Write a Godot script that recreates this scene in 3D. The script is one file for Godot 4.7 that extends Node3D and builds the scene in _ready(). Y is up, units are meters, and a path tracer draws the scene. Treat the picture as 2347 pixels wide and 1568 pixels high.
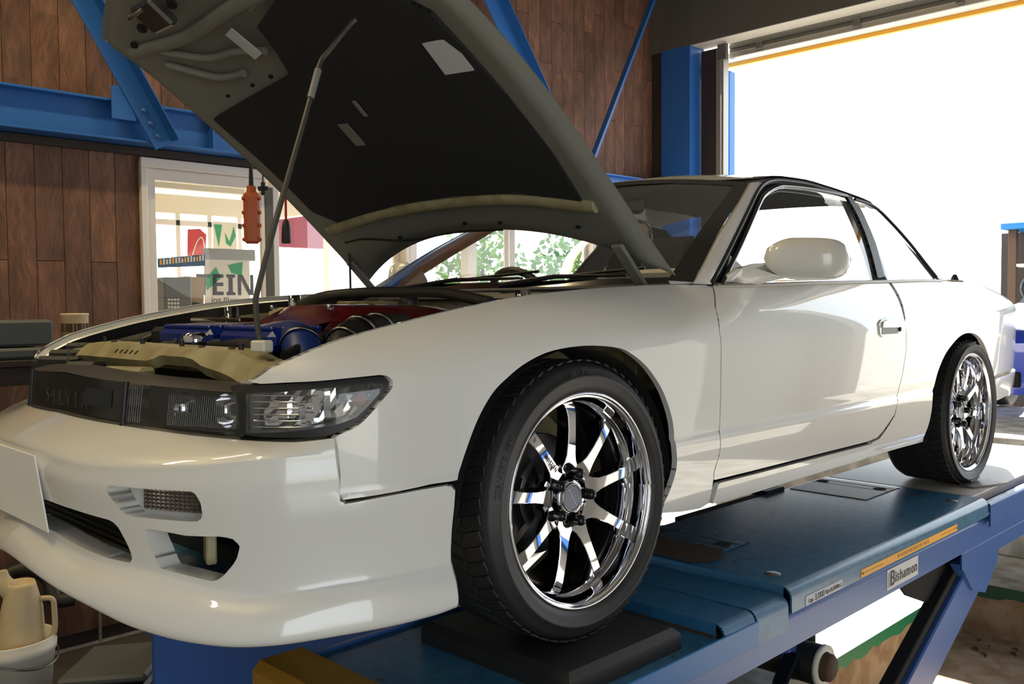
extends Node3D

var M := {}
var wood: Array = []
var rng := RandomNumberGenerator.new()

func _ready() -> void:
	rng.seed = 7
	# ---------- camera, sky, sun, exposure ----------
	var cam := Camera3D.new()
	cam.name = "camera"
	cam.fov = 40.94
	cam.near = 0.05
	cam.far = 200.0
	var b := Basis(Vector3.UP, -0.7848) * Basis(Vector3.RIGHT, -0.0416) * Basis(Vector3.BACK, -0.0078)
	cam.transform = Transform3D(b, Vector3(-1.5745, 0.7555, 2.1761))
	add_child(cam)
	cam.current = true
	var env := Environment.new()
	env.background_mode = Environment.BG_COLOR
	env.background_color = Color(0.93, 0.97, 1.0)
	env.background_energy_multiplier = 5.5
	env.tonemap_mode = Environment.TONE_MAPPER_LINEAR
	env.tonemap_exposure = 0.75
	env.sdfgi_enabled = true
	env.ssao_enabled = true
	env.ssil_enabled = true
	var we := WorldEnvironment.new()
	we.name = "world_environment"
	we.environment = env
	add_child(we)
	var sun := DirectionalLight3D.new()
	sun.name = "sun"
	sun.light_energy = 14.0
	sun.light_color = Color(1.0, 0.97, 0.92)
	sun.light_angular_distance = 0.6
	sun.shadow_enabled = true
	add_child(sun)
	sun.look_at_from_position(Vector3(6.2, 4.4, -1.9), Vector3.ZERO, Vector3.UP)
	make_materials()
	build_room()
	build_office()
	build_outside()
	build_lift()
	build_car()
	build_props()

# ================= mesh helpers =================
class MB:
	var st := SurfaceTool.new()
	var n := 0
	func _init() -> void:
		st.begin(Mesh.PRIMITIVE_TRIANGLES)
		st.set_smooth_group(0)
	func g(k: int) -> void:
		st.set_smooth_group(k)
	func tri(a: Vector3, b: Vector3, c: Vector3) -> void:
		st.add_vertex(a); st.add_vertex(b); st.add_vertex(c); n += 1
	func quad(a: Vector3, b: Vector3, c: Vector3, d: Vector3) -> void:
		tri(a, b, c); tri(a, c, d)
	func uvquad(a: Vector3, b: Vector3, c: Vector3, d: Vector3) -> void:
		# a top-left, b top-right, c bottom-right, d bottom-left
		var p := [a, b, c, a, c, d]
		var u := [Vector2(0, 0), Vector2(1, 0), Vector2(1, 1), Vector2(0, 0), Vector2(1, 1), Vector2(0, 1)]
		for i in 6:
			st.set_uv(u[i]); st.add_vertex(p[i])
	func mesh() -> ArrayMesh:
		st.generate_normals()
		return st.commit()
	func box(xf: Transform3D, s: Vector3, bv := 0.0) -> void:
		# chamfered box centred on xf
		st.set_smooth_group(-1)
		var h := s * 0.5
		var i := h - Vector3.ONE * minf(bv, minf(h.x, minf(h.y, h.z)) * 0.9)
		var ax := [Vector3.RIGHT, Vector3.UP, Vector3.BACK]
		for k in 3:
			var u: Vector3 = ax[(k + 1) % 3]
			var w: Vector3 = ax[(k + 2) % 3]
			for sg: float in [-1.0, 1.0]:
				var c: Vector3 = ax[k] * h[k] * sg
				var du: Vector3 = u * i[(k + 1) % 3]
				var dw: Vector3 = w * i[(k + 2) % 3]
				if sg > 0: quad(xf * (c - du - dw), xf * (c - du + dw), xf * (c + du + dw), xf * (c + du - dw))
				else: quad(xf * (c - du - dw), xf * (c + du - dw), xf * (c + du + dw), xf * (c - du + dw))
		if bv <= 0.0: return
		for k in 3:
			var e: Vector3 = ax[k] * i[k]
			var ku := (k + 1) % 3
			var kw := (k + 2) % 3
			for su: float in [-1.0, 1.0]:
				for sw: float in [-1.0, 1.0]:
					var p1: Vector3 = ax[ku] * h[ku] * su + ax[kw] * i[kw] * sw
					var p2: Vector3 = ax[ku] * i[ku] * su + ax[kw] * h[kw] * sw
					quad(xf * (p1 - e), xf * (p1 + e), xf * (p2 + e), xf * (p2 - e))
		for sx: float in [-1.0, 1.0]:
			for sy: float in [-1.0, 1.0]:
				for sz: float in [-1.0, 1.0]:
					tri(xf * Vector3(h.x * sx, i.y * sy, i.z * sz), xf * Vector3(i.x * sx, h.y * sy, i.z * sz), xf * Vector3(i.x * sx, i.y * sy, h.z * sz))
	func bx(a: Vector3, c: Vector3, bv := 0.0) -> void:
		box(Transform3D(Basis(), (a + c) * 0.5), (c - a).abs(), bv)
	func tube(pts: Array, r, seg := 10, caps := true, flat := 1.0) -> void:
		st.set_smooth_group(1)
		var rings := []
		var up := Vector3.UP
		for k in pts.size():
			var t: Vector3 = (pts[mini(k + 1, pts.size() - 1)] - pts[maxi(k - 1, 0)]).normalized()
			if absf(t.dot(up)) > 0.95: up = Vector3.RIGHT if absf(t.x) < 0.9 else Vector3.BACK
			var s := t.cross(up).normalized()
			var w := s.cross(t).normalized()
			up = w
			var rr: float = r[k] if r is Array else r
			var ring := []
			for j in seg:
				var a := TAU * j / seg
				ring.append(pts[k] + (s * cos(a) + w * sin(a) * flat) * rr)
			rings.append(ring)
		for k in rings.size() - 1:
			for j in seg:
				quad(rings[k][j], rings[k + 1][j], rings[k + 1][(j + 1) % seg], rings[k][(j + 1) % seg])
		if caps:
			st.set_smooth_group(2)
			for j in range(1, seg - 1):
				tri(rings[0][0], rings[0][j], rings[0][j + 1])
				tri(rings[-1][0], rings[-1][j + 1], rings[-1][j])
	func lathe(prof: Array, seg: int, xf := Transform3D(), a0 := 0.0, a1 := TAU) -> void:
		# profile of Vector2(radius, height along z)
		st.set_smooth_group(1)
		for j in seg:
			var p := a0 + (a1 - a0) * j / seg
			var q := a0 + (a1 - a0) * (j + 1) / seg
			var e := Vector3(cos(p), sin(p), 0)
			var f := Vector3(cos(q), sin(q), 0)
			for k in prof.size() - 1:
				var u: Vector2 = prof[k]
				var v: Vector2 = prof[k + 1]
				var A := xf * (e * u.x + Vector3(0, 0, u.y))
				var B := xf * (f * u.x + Vector3(0, 0, u.y))
				var C := xf * (f * v.x + Vector3(0, 0, v.y))
				var D := xf * (e * v.x + Vector3(0, 0, v.y))
				if u.x > 1e-6: tri(A, B, C)
				if v.x > 1e-6: tri(A, C, D)
	func prism(poly: PackedVector2Array, z0: float, z1: float, xf := Transform3D(), bv := 0.0) -> void:
		var fr := poly
		if bv > 0.0:
			var off := Geometry2D.offset_polygon(poly, -bv)
			if off.size() > 0: fr = off[0]
		st.set_smooth_group(-1)
		for side in 2:
			var pp := fr if side == 1 else poly
			var z := z1 if side == 1 else z0
			var ix := Geometry2D.triangulate_polygon(pp)
			for k in range(0, ix.size(), 3):
				var a := pp[ix[k]]; var b := pp[ix[k + 1]]; var c := pp[ix[k + 2]]
				tri(xf * Vector3(a.x, a.y, z), xf * Vector3(b.x, b.y, z), xf * Vector3(c.x, c.y, z))
		var zs := z1 - bv * signf(z1 - z0)
		for k in poly.size():
			var a := poly[k]; var b := poly[(k + 1) % poly.size()]
			quad(xf * Vector3(a.x, a.y, z0), xf * Vector3(b.x, b.y, z0), xf * Vector3(b.x, b.y, zs), xf * Vector3(a.x, a.y, zs))
		if bv > 0.0:
			# chamfer ring: connect each outer vertex to the nearest inner one
			for k in poly.size():
				var a := poly[k]; var b := poly[(k + 1) % poly.size()]
				var ia := near(fr, a); var ib := near(fr, b)
				quad(xf * Vector3(a.x, a.y, zs), xf * Vector3(b.x, b.y, zs), xf * Vector3(ib.x, ib.y, z1), xf * Vector3(ia.x, ia.y, z1))
	func near(p: PackedVector2Array, a: Vector2) -> Vector2:
		var best := p[0]
		for q in p:
			if q.distance_squared_to(a) < best.distance_squared_to(a): best = q
		return best
	func grid(f: Callable, nu: int, nv: int) -> void:
		# f(u, v) with u, v in 0..1
		st.set_smooth_group(1)
		var rows := []
		for i in nu + 1:
			var row := []
			for j in nv + 1: row.append(f.call(float(i) / nu, float(j) / nv))
			rows.append(row)
		for i in nu:
			for j in nv: quad(rows[i][j], rows[i + 1][j], rows[i + 1][j + 1], rows[i][j + 1])
	func loft(rails: Array, hard := false) -> void:
		st.set_smooth_group(1)
		for i in rails.size() - 1:
			if hard: st.set_smooth_group(i + 10)
			var a: Array = rails[i]
			var b: Array = rails[i + 1]
			for j in a.size() - 1: quad(a[j], a[j + 1], b[j + 1], b[j])

func obj(called: String, mb: MB, mat: Material, parent: Node = self) -> MeshInstance3D:
	return put(called, mb.mesh(), mat, parent)

func put(called: String, mesh: Mesh, mat: Material, parent: Node = self, xf := Transform3D()) -> MeshInstance3D:
	var o := MeshInstance3D.new()
	o.name = called
	o.mesh = mesh
	o.material_override = mat
	o.transform = xf
	parent.add_child(o, true)
	return o

func thing(called: String, label: String, category: String, at := Vector3.ZERO, turn := 0.0, group := "") -> Node3D:
	var o := Node3D.new()
	o.name = called
	o.position = at
	o.rotation.y = turn
	add_child(o, true)
	tag(o, label, category, group)
	return o

func tag(o: Node, label: String, category: String, group := "") -> void:
	o.set_meta("label", label)
	o.set_meta("category", category)
	if group != "": o.set_meta("group", group)

func structure(o: Node) -> Node:
	o.set_meta("kind", "structure")
	return o

# ---- 1D monotone table, polyline and polygon helpers ----
func herm(T: Array, x: float) -> float:
	var n := T.size()
	if x <= T[0][0]: return T[0][1]
	if x >= T[n - 1][0]: return T[n - 1][1]
	var i := 0
	while x > T[i + 1][0]: i += 1
	var h: float = T[i + 1][0] - T[i][0]
	var t: float = (x - T[i][0]) / h
	var y0: float = T[i][1]
	var y1: float = T[i + 1][1]
	return y0 * (1 + 2 * t) * (1 - t) * (1 - t) + htan(T, i) * h * t * (1 - t) * (1 - t) + y1 * t * t * (3 - 2 * t) + htan(T, i + 1) * h * t * t * (t - 1)

func htan(T: Array, k: int) -> float:
	var n := T.size()
	if k == 0: return (T[1][1] - T[0][1]) / (T[1][0] - T[0][0])
	if k == n - 1: return (T[n - 1][1] - T[n - 2][1]) / (T[n - 1][0] - T[n - 2][0])
	var a: float = (T[k][1] - T[k - 1][1]) / (T[k][0] - T[k - 1][0])
	var b: float = (T[k + 1][1] - T[k][1]) / (T[k + 1][0] - T[k][0])
	return 0.0 if a * b <= 0.0 else 2 * a * b / (a + b)

func catmull(P: Array, t: float):
	# P of Vector2 or Vector3, t in 0..size-1
	var n := P.size() - 1
	var i := clampi(int(t), 0, n - 1)
	var f := t - i
	var b = P[i]
	var c = P[i + 1]
	var a = P[i - 1] if i > 0 else b * 2.0 - c
	var d = P[i + 2] if i + 2 <= n else c * 2.0 - b
	return (b * 2.0 + (c - a) * f + (a * 2.0 - b * 5.0 + c * 4.0 - d) * f * f + (b * 3.0 - a - c * 3.0 + d) * f * f * f) * 0.5

func smooth_path(P: Array, per := 6) -> Array:
	var o := []
	for k in (P.size() - 1) * per + 1: o.append(catmull(P, float(k) / per))
	return o

func poly(a: Array) -> PackedVector2Array:
	var o := PackedVector2Array()
	for k in range(0, a.size(), 2): o.append(Vector2(a[k], a[k + 1]))
	return o

func v3(a: Array) -> Array:
	var o := []
	for k in range(0, a.size(), 3): o.append(Vector3(a[k], a[k + 1], a[k + 2]))
	return o

func sd_poly(P: PackedVector2Array, p: Vector2) -> float:
	var d := 1e9
	var s := 1.0
	var n := P.size()
	var j := n - 1
	for i in n:
		var a := P[i]
		var b := P[j]
		var e := b - a
		var w := p - a
		var q := w - e * clampf(w.dot(e) / maxf(e.dot(e), 1e-12), 0.0, 1.0)
		d = minf(d, q.dot(q))
		var c1 := p.y >= a.y
		var c2 := p.y < b.y
		var c3 := e.x * w.y > e.y * w.x
		if (c1 and c2 and c3) or (not c1 and not c2 and not c3): s = -s
		j = i
	return s * sqrt(d)

# a surface pos(u, v) cut to where cut(u, v) < 0, its rim turned in by depth(point)
func panel(mb: MB, u0: float, u1: float, nu: int, v0: float, v1: float, nv: int, pos: Callable, cut: Callable, inward: Callable) -> void:
	var P := []
	var D := []
	for i in nu + 1:
		var rp := []
		var rd := []
		for j in nv + 1:
			var u := u0 + (u1 - u0) * i / nu
			var v := v0 + (v1 - v0) * j / nv
			rd.append(cut.call(u, v))
			rp.append(pos.call(u, v))
		P.append(rp)
		D.append(rd)
	var rim := []
	mb.g(1)
	for i in nu:
		for j in nv:
			var ids := [[i, j], [i + 1, j], [i + 1, j + 1], [i, j + 1]]
			for tr in [[0, 1, 2], [0, 2, 3]]:
				var pp := []
				var dd := []
				for k in tr:
					pp.append(P[ids[k][0]][ids[k][1]])
					dd.append(D[ids[k][0]][ids[k][1]])
				if dd[0] >= 0 and dd[1] >= 0 and dd[2] >= 0: continue
				if dd[0] < 0 and dd[1] < 0 and dd[2] < 0:
					mb.tri(pp[0], pp[1], pp[2])
					continue
				var out := []
				var cross := []
				for k in 3:
					var m: int = (k + 1) % 3
					if dd[k] < 0: out.append(pp[k])
					if (dd[k] < 0) != (dd[m] < 0):
						var f: float = dd[k] / (dd[k] - dd[m])
						var x: Vector3 = pp[k].lerp(pp[m], f)
						out.append(x)
						cross.append(x)
				if out.size() >= 3: mb.tri(out[0], out[1], out[2])
				if out.size() == 4: mb.tri(out[0], out[2], out[3])
				if cross.size() == 2: rim.append(cross)
	mb.g(3)
	for r in rim:
		var a: Vector3 = r[0]
		var b: Vector3 = r[1]
		mb.quad(a, b, b + inward.call(b), a + inward.call(a))

func mirror(node: Node3D, called: String, parent: Node) -> Node3D:
	# the same part on the other side of the car
	var o: Node3D = node.duplicate()
	o.name = called
	parent.add_child(o, true)
	o.transform = Transform3D(Basis(Vector3.RIGHT, Vector3.UP, Vector3.FORWARD), Vector3.ZERO) * node.transform
	return o

# ================= materials =================
func mat(c: Color, rough := 0.6, metal := 0.0) -> StandardMaterial3D:
	var m := StandardMaterial3D.new()
	m.albedo_color = c
	m.roughness = rough
	m.metallic = metal
	return m

func noise_tex(freq: float, oct: int, c0: Color, c1: Color, lo := 0.3, hi := 0.7, seed_ := 1, size := 512, type := FastNoiseLite.TYPE_SIMPLEX_SMOOTH, sx := 1.0, sy := 1.0) -> ImageTexture:
	var n := FastNoiseLite.new()
	n.seed = seed_
	n.noise_type = type
	n.frequency = freq
	n.fractal_octaves = oct
	var im := Image.create(size, size, false, Image.FORMAT_RGB8)
	for y in size:
		for x in size:
			# blended wrap so that the texture tiles
			var fx := float(x) / size
			var fy := float(y) / size
			var a := n.get_noise_2d(x * sx, y * sy)
			if fx > 0.8:
				a = lerpf(a, n.get_noise_2d((x - size) * sx, y * sy), (fx - 0.8) / 0.2)
			if fy > 0.8:
				var a2 := n.get_noise_2d(x * sx, (y - size) * sy)
				a = lerpf(a, a2, (fy - 0.8) / 0.2)
			var v := clampf((a * 0.5 + 0.5 - lo) / (hi - lo), 0.0, 1.0)
			im.set_pixel(x, y, c0.lerp(c1, v))
	return ImageTexture.create_from_image(im)

func tri_map(m: StandardMaterial3D, scale: float, world := true) -> StandardMaterial3D:
	m.uv1_triplanar = true
	m.uv1_world_triplanar = world
	m.uv1_scale = Vector3.ONE * scale
	return m

func make_materials() -> void:
	var paint := mat(Color(0.89, 0.885, 0.87), 0.32)
	paint.clearcoat_enabled = true
	paint.clearcoat = 1.0
	paint.clearcoat_roughness = 0.02
	M.paint = paint
	M.cream = mat(Color(0.66, 0.63, 0.50), 0.5)
	M.cream.albedo_texture = noise_tex(0.012, 4, Color(0.84, 0.80, 0.70), Color(1, 1, 1), 0.3, 0.62, 5, 256)
	tri_map(M.cream, 3.0)
	M.under = mat(Color(0.52, 0.52, 0.50), 0.4)
	M.pad = mat(Color(0.155, 0.158, 0.165), 0.85)
	M.black = mat(Color(0.13, 0.13, 0.135), 0.45)
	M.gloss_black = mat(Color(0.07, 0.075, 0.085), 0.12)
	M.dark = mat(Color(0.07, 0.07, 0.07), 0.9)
	M.rubber = mat(Color(0.14, 0.14, 0.143), 0.55)
	M.tyre = mat(Color(0.15, 0.15, 0.155), 0.5)
	M.tyre_text = mat(Color(0.20, 0.20, 0.205), 0.5)
	M.chrome = mat(Color(0.86, 0.86, 0.88), 0.03, 1.0)
	M.steel = mat(Color(0.55, 0.55, 0.56), 0.3, 1.0)
	M.disc = mat(Color(0.45, 0.44, 0.43), 0.38, 1.0)
	M.rod = mat(Color(0.36, 0.35, 0.33), 0.4, 0.6)
	M.plate_white = mat(Color(1, 1, 1), 0.5)
	M.badge = mat(Color(0.26, 0.26, 0.265), 0.25)
	M.lens_dark = mat(Color(0.16, 0.16, 0.165), 0.2)
	var gl := mat(Color(0.55, 0.6, 0.62, 0.04), 0.0)
	gl.transparency = BaseMaterial3D.TRANSPARENCY_ALPHA
	M.glass = gl
	var gs := mat(Color(0.5, 0.53, 0.54, 0.08), 0.0)
	gs.transparency = BaseMaterial3D.TRANSPARENCY_ALPHA
	M.side_glass = gs
	var ls := mat(Color(0.25, 0.25, 0.26, 0.3), 0.0)
	ls.transparency = BaseMaterial3D.TRANSPARENCY_ALPHA
	M.lens_smoke = ls
	var lc := mat(Color(0.9, 0.92, 0.95, 0.06), 0.0)
	lc.transparency = BaseMaterial3D.TRANSPARENCY_ALPHA
	M.lens_clear = lc
	M.blue_cover = mat(Color(0.06, 0.16, 0.50), 0.3)
	M.blue_hose = mat(Color(0.10, 0.20, 0.48), 0.4)
	M.red_cover = mat(Color(0.33, 0.05, 0.08), 0.3)
	M.red_cover.clearcoat_enabled = true
	M.red_cover.clearcoat_roughness = 0.15
	M.seat = mat(Color(0.13, 0.14, 0.17), 0.9)
	M.headliner = mat(Color(0.27, 0.27, 0.28), 0.9)
	M.sticker = mat(Color(0.80, 0.80, 0.82), 0.6)
	# lift
	var lb := mat(Color(0.20, 0.43, 0.60), 0.34)
	lb.albedo_texture = noise_tex(0.02, 4, Color(0.86, 0.88, 0.9), Color(1, 1, 1), 0.25, 0.6, 11, 512)
	tri_map(lb, 1.5)
	M.lift = lb
	var lw := mat(Color(1, 1, 1), 0.26)
	lw.albedo_texture = worn_blue()
	tri_map(lw, 1.6)
	M.lift_worn = lw
	M.rail = mat(Color(0.20, 0.355, 0.62), 0.36)
	M.rail_light = mat(Color(0.05, 0.40, 0.66), 0.4)
	M.beam_blue = mat(Color(0.14, 0.37, 0.66), 0.42)
	M.yellow = mat(Color(0.62, 0.45, 0.10), 0.6)
	M.sticker_yellow = mat(Color(0.92, 0.66, 0.18), 0.5)
	M.rust = mat(Color(0.30, 0.22, 0.16), 0.85)
	M.zinc = mat(Color(0.80, 0.77, 0.73), 0.4)
	M.bare = mat(Color(0.46, 0.44, 0.42), 0.4, 0.7)
	# building
	var wt := wood_tex()
	var tints := [Color(0.54, 0.385, 0.31), Color(0.51, 0.36, 0.29), Color(0.57, 0.41, 0.325), Color(0.49, 0.35, 0.285)]
	for k in 4:
		var w := mat(tints[k], 0.7)
		w.albedo_texture = wt
		w.uv1_offset = Vector3(0.21 * k, 0.37 * k, 0.1 * k)
		tri_map(w, 0.9)
		wood.append(w)
	var co := mat(Color(0.68, 0.67, 0.645), 0.85)
	co.albedo_texture = noise_tex(0.012, 5, Color(0.78, 0.77, 0.74), Color(1, 1, 1), 0.3, 0.65, 21, 512)
	tri_map(co, 0.7)
	M.concrete = co
	var pf := mat(Color(0.66, 0.58, 0.48), 0.9)
	pf.albedo_texture = noise_tex(0.015, 5, Color(0.84, 0.80, 0.75), Color(1, 1, 1), 0.28, 0.62, 23, 512)
	tri_map(pf, 0.8)
	M.pit = pf
	M.green_edge = mat(Color(0.12, 0.50, 0.34), 0.6)
	M.green_dark = mat(Color(0.16, 0.32, 0.25), 0.7)
	M.white_frame = mat(Color(0.86, 0.83, 0.81), 0.4)
	M.header = mat(Color(0.70, 0.67, 0.61), 0.7)
	M.header_grey = mat(Color(0.34, 0.33, 0.31), 0.7)
	M.alu = mat(Color(0.60, 0.58, 0.55), 0.4, 0.5)
	M.dark_brown = mat(Color(0.17, 0.13, 0.115), 0.7)
	M.ceiling = mat(Color(0.45, 0.43, 0.40), 0.9)
	M.wall_plain = mat(Color(0.66, 0.66, 0.65), 0.85)
	M.office_wall = mat(Color(0.88, 0.85, 0.78), 0.85)
	M.cardboard = mat(Color(0.72, 0.58, 0.40), 0.8)
	M.grey_box = mat(Color(0.30, 0.31, 0.31), 0.55)
	M.orange = mat(Color(0.72, 0.35, 0.14), 0.4)
	M.white_plastic = mat(Color(0.85, 0.83, 0.78), 0.5)
	M.jug = mat(Color(0.80, 0.72, 0.58), 0.55)
	M.red = mat(Color(0.72, 0.10, 0.10), 0.5)
	M.red_dark = mat(Color(0.55, 0.10, 0.14), 0.5)
	M.green = mat(Color(0.05, 0.58, 0.36), 0.6)
	M.grey_banner = mat(Color(0.60, 0.60, 0.60), 0.6)
	M.ink = mat(Color(0.20, 0.20, 0.24), 0.6)
	var bc := mat(Color(0.04, 0.22, 0.72), 0.3)
	bc.clearcoat_enabled = true
	bc.clearcoat_roughness = 0.03
	M.blue_car = bc
	M.leaf = mat(Color(0.34, 0.25, 0.16), 0.9)
	M.foliage = mat(Color(0.34, 0.50, 0.16), 0.9)

func wood_tex() -> ImageTexture:
	var n := FastNoiseLite.new()
	n.seed = 3
	n.fractal_octaves = 4
	n.frequency = 0.02
	var n2 := FastNoiseLite.new()
	n2.seed = 9
	n2.frequency = 0.006
	var W := 512
	var H := 1024
	var im := Image.create(W, H, false, Image.FORMAT_RGB8)
	for y in H:
		for x in W:
			var warp := n2.get_noise_2d(x * 0.6, y * 0.5) * 26.0
			var a := n.get_noise_2d((x + warp) * 5.0, y * 0.28)
			var c := n2.get_noise_2d(x * 3.0 + 900.0, y * 0.45)
			var fx := float(x) / W
			if fx > 0.85:
				var x2 := x - W
				var w2 := n2.get_noise_2d(x2 * 0.6, y * 0.5) * 26.0
				var k := (fx - 0.85) / 0.15
				a = lerpf(a, n.get_noise_2d((x2 + w2) * 5.0, y * 0.28), k)
				c = lerpf(c, n2.get_noise_2d(x2 * 3.0 + 900.0, y * 0.45), k)
			var v := clampf(0.78 + a * 0.16 + c * 0.17, 0.3, 1.0)
			im.set_pixel(x, y, Color(v, v * 0.97, v * 0.93))
	return ImageTexture.create_from_image(im)

func worn_blue() -> ImageTexture:
	var n := FastNoiseLite.new()
	n.seed = 31
	n.frequency = 0.035
	n.fractal_octaves = 5
	var n2 := FastNoiseLite.new()
	n2.seed = 37
	n2.frequency = 0.006
	n2.fractal_octaves = 3
	var n3 := FastNoiseLite.new()
	n3.seed = 41
	n3.frequency = 0.011
	var S := 1024
	var im := Image.create(S, S, false, Image.FORMAT_RGB8)
	for y in S:
		for x in S:
			var base := Color(0.22, 0.415, 0.56).lerp(Color(0.255, 0.455, 0.60), clampf(n3.get_noise_2d(x, y) + 0.5, 0, 1))
			var w := n.get_noise_2d(x * 0.6, y * 1.5) + n2.get_noise_2d(x, y) * 0.9
			if w > 0.72: base = base.lerp(Color(0.27, 0.22, 0.18), clampf((w - 0.72) * 14.0, 0.0, 0.85))
			im.set_pixel(x, y, base)
	return ImageTexture.create_from_image(im)

# ================= building =================
const FLOOR := -0.78
const ZB := -3.7
const XR := 6.4

func build_room() -> void:
	# floor slab with two lift pits
	var f := MB.new()
	for r in [[-3.6, -3.9, -0.6, 3.9], [-0.6, -3.9, 3.7, -1.4], [-0.6, -0.4, 3.7, 0.4], [-0.6, 1.45, 3.7, 3.9], [3.7, -3.9, 6.7, 3.9]]:
		f.bx(Vector3(r[0], FLOOR - 0.45, r[1]), Vector3(r[2], FLOOR, r[3]))
	structure(obj("floor", f, M.concrete))
	var pits := structure(Node3D.new())
	pits.name = "floor_pit"
	add_child(pits)
	for s: float in [1, -1]:
		var p := MB.new()
		var za: float = 0.38 if s > 0 else -1.42
		p.bx(Vector3(-0.62, FLOOR - 0.40, za), Vector3(3.72, FLOOR - 0.28, za + 1.1))
		obj("pit_bottom", p, M.pit, pits)
		var w := MB.new()
		w.bx(Vector3(-0.6, FLOOR - 0.3, 0.4 * s - 0.004 + 0.004 * s), Vector3(3.7, FLOOR - 0.001, 0.4 * s + 0.004 + 0.004 * s))
		w.bx(Vector3(3.692, FLOOR - 0.3, za), Vector3(3.70, FLOOR - 0.001, za + 1.1))
		obj("pit_side", w, M.pit, pits)
		var e := MB.new()
		ragged_strip(e, Vector3(-0.6, FLOOR, 0.4 * s + 0.012 * s), Vector3(3.69, FLOOR, 0.4 * s + 0.012 * s), 0.055, 80)
		e.bx(Vector3(-0.6, FLOOR, 0.4 * s), Vector3(3.69, FLOOR + 0.002, 0.4 * s + 0.012 * s))
		obj("painted_edge", e, M.green_edge, pits)
		var e2 := MB.new()
		ragged_strip(e2, Vector3(3.688, FLOOR, za + 0.02), Vector3(3.688, FLOOR, za + 1.08), 0.06, 24)
		obj("painted_edge", e2, M.green_dark, pits)
	# back wall: core round the window opening, then boards
	var wall := structure(Node3D.new())
	wall.name = "wall_back"
	add_child(wall)
	var core := MB.new()
	core.bx(Vector3(-3.6, -1.2, ZB - 0.14), Vector3(0.92, 4.6, ZB - 0.018))
	core.bx(Vector3(0.92, -1.2, ZB - 0.14), Vector3(5.45, 0.30, ZB - 0.018))
	core.bx(Vector3(0.92, 1.714, ZB - 0.14), Vector3(5.45, 4.6, ZB - 0.018))
	core.bx(Vector3(5.45, -1.2, ZB - 0.14), Vector3(6.7, 4.6, ZB - 0.018))
	obj("core", core, M.dark_brown, wall)
	var meshes := {}
	var k := 0
	var x := 0.925 - 0.157 * 9
	while x < 6.40:
		var cuts: Array
		if x < 0.9: cuts = [FLOOR, 1.035, 1.75, 4.55] if k % 2 == 1 else [FLOOR, 0.1, 1.75, 2.9, 4.55]
		elif x < 5.4: cuts = [1.716, 3.0 + 0.4 * (k % 3), 4.55]
		else: cuts = [FLOOR, 0.9 + 0.35 * (k % 2), 2.6 + 0.5 * (k % 3), 4.55]
		for c in cuts.size() - 1:
			var h: float = cuts[c + 1] - cuts[c] - 0.003
			var key := "%.3f" % h
			if not meshes.has(key):
				var b := MB.new()
				b.box(Transform3D(), Vector3(0.1545, h, 0.018), 0.002)
				meshes[key] = b.mesh()
			put("board", meshes[key], wood[(k * 7 + c * 3 + (k / 3)) % 4], wall, Transform3D(Basis(), Vector3(x + 0.0785, (cuts[c] + cuts[c + 1]) * 0.5, ZB - 0.009)))
		k += 1
		x += 0.157
	var tr := MB.new()
	tr.bx(Vector3(-3.5, 1.722, ZB), Vector3(5.5, 1.775, ZB + 0.03), 0.004)
	structure(obj("trim_1", tr, M.dark_brown))
	# blue girt beam on the wall
	var beam := thing("steel_beam", "blue painted steel channel beam bolted along the brown board wall", "beam", Vector3(1.5, 1.9, ZB + 0.1))
	var web := MB.new()
	web.bx(Vector3(-5.0, -0.115, 0.0), Vector3(4.9, 0.115, 0.012))
	obj("web", web, M.beam_blue, beam)
	for y: float in [-0.115, 0.115]:
		var fl := MB.new()
		fl.bx(Vector3(-5.0, y - 0.008, -0.09), Vector3(4.9, y + 0.008, 0.085), 0.003)
		obj("flange", fl, M.beam_blue, beam)
	for sx: float in [-0.15, 2.4]:
		var sp := MB.new()
		sp.bx(Vector3(sx - 0.006, -0.107, 0.012), Vector3(sx + 0.006, 0.107, 0.08))
		obj("stiffener", sp, M.beam_blue, beam)
	var brace := thing("diagonal_brace", "blue steel angle brace with three bolts, meeting the beam above the window", "brace", Vector3(0.98, 1.80, ZB + 0.205))
	var A := Vector3(-1.15, 1.95, 0.0)
	angle_bar(brace, A, Vector3(0.02, -0.03, 0.0), 0.13, 0.10)
	var gus := MB.new()
	gus.bx(Vector3(-0.30, 0.10, -0.012), Vector3(-0.15, 0.30, -0.004), 0.002)
	obj("gusset_plate", gus, M.beam_blue, brace)
	for bp in [Vector2(-0.105, 0.17), Vector2(-0.063, 0.095), Vector2(-0.02, 0.02)]:
		var bo := MB.new()
		bo.lathe([Vector2(0.022, 0.0), Vector2(0.022, 0.006), Vector2(0.013, 0.006), Vector2(0.013, 0.022), Vector2(0, 0.022)], 6, Transform3D(Basis(), Vector3(bp.x, bp.y, 0.004)))
		obj("bolt", bo, M.beam_blue, brace)
	var br2 := thing("diagonal_brace", "blue steel angle brace rising behind the raised hood, nearest the hood edge", "brace", Vector3(5.1, 1.70, ZB + 0.195))
	angle_bar(br2, Vector3(-1.95, 2.63, 0), Vector3(0, 0, 0), 0.17, 0.10)
	var br3 := thing("diagonal_brace", "thin dark blue angle brace leaning beside the blue corner column", "brace", Vector3(4.85, 1.72, ZB + 0.31))
	angle_bar(br3, Vector3(1.55, 2.75, 0), Vector3(0, 0, 0), 0.075, 0.06)
	# corner column
	var col := thing("steel_column", "dark blue steel column in the corner beside the garage door", "column", Vector3(6.53, FLOOR, -3.4))
	var c1 := MB.new()
	c1.bx(Vector3(-0.13, 0, -0.17), Vector3(-0.10, 5.2, 0.19), 0.004)
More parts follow.
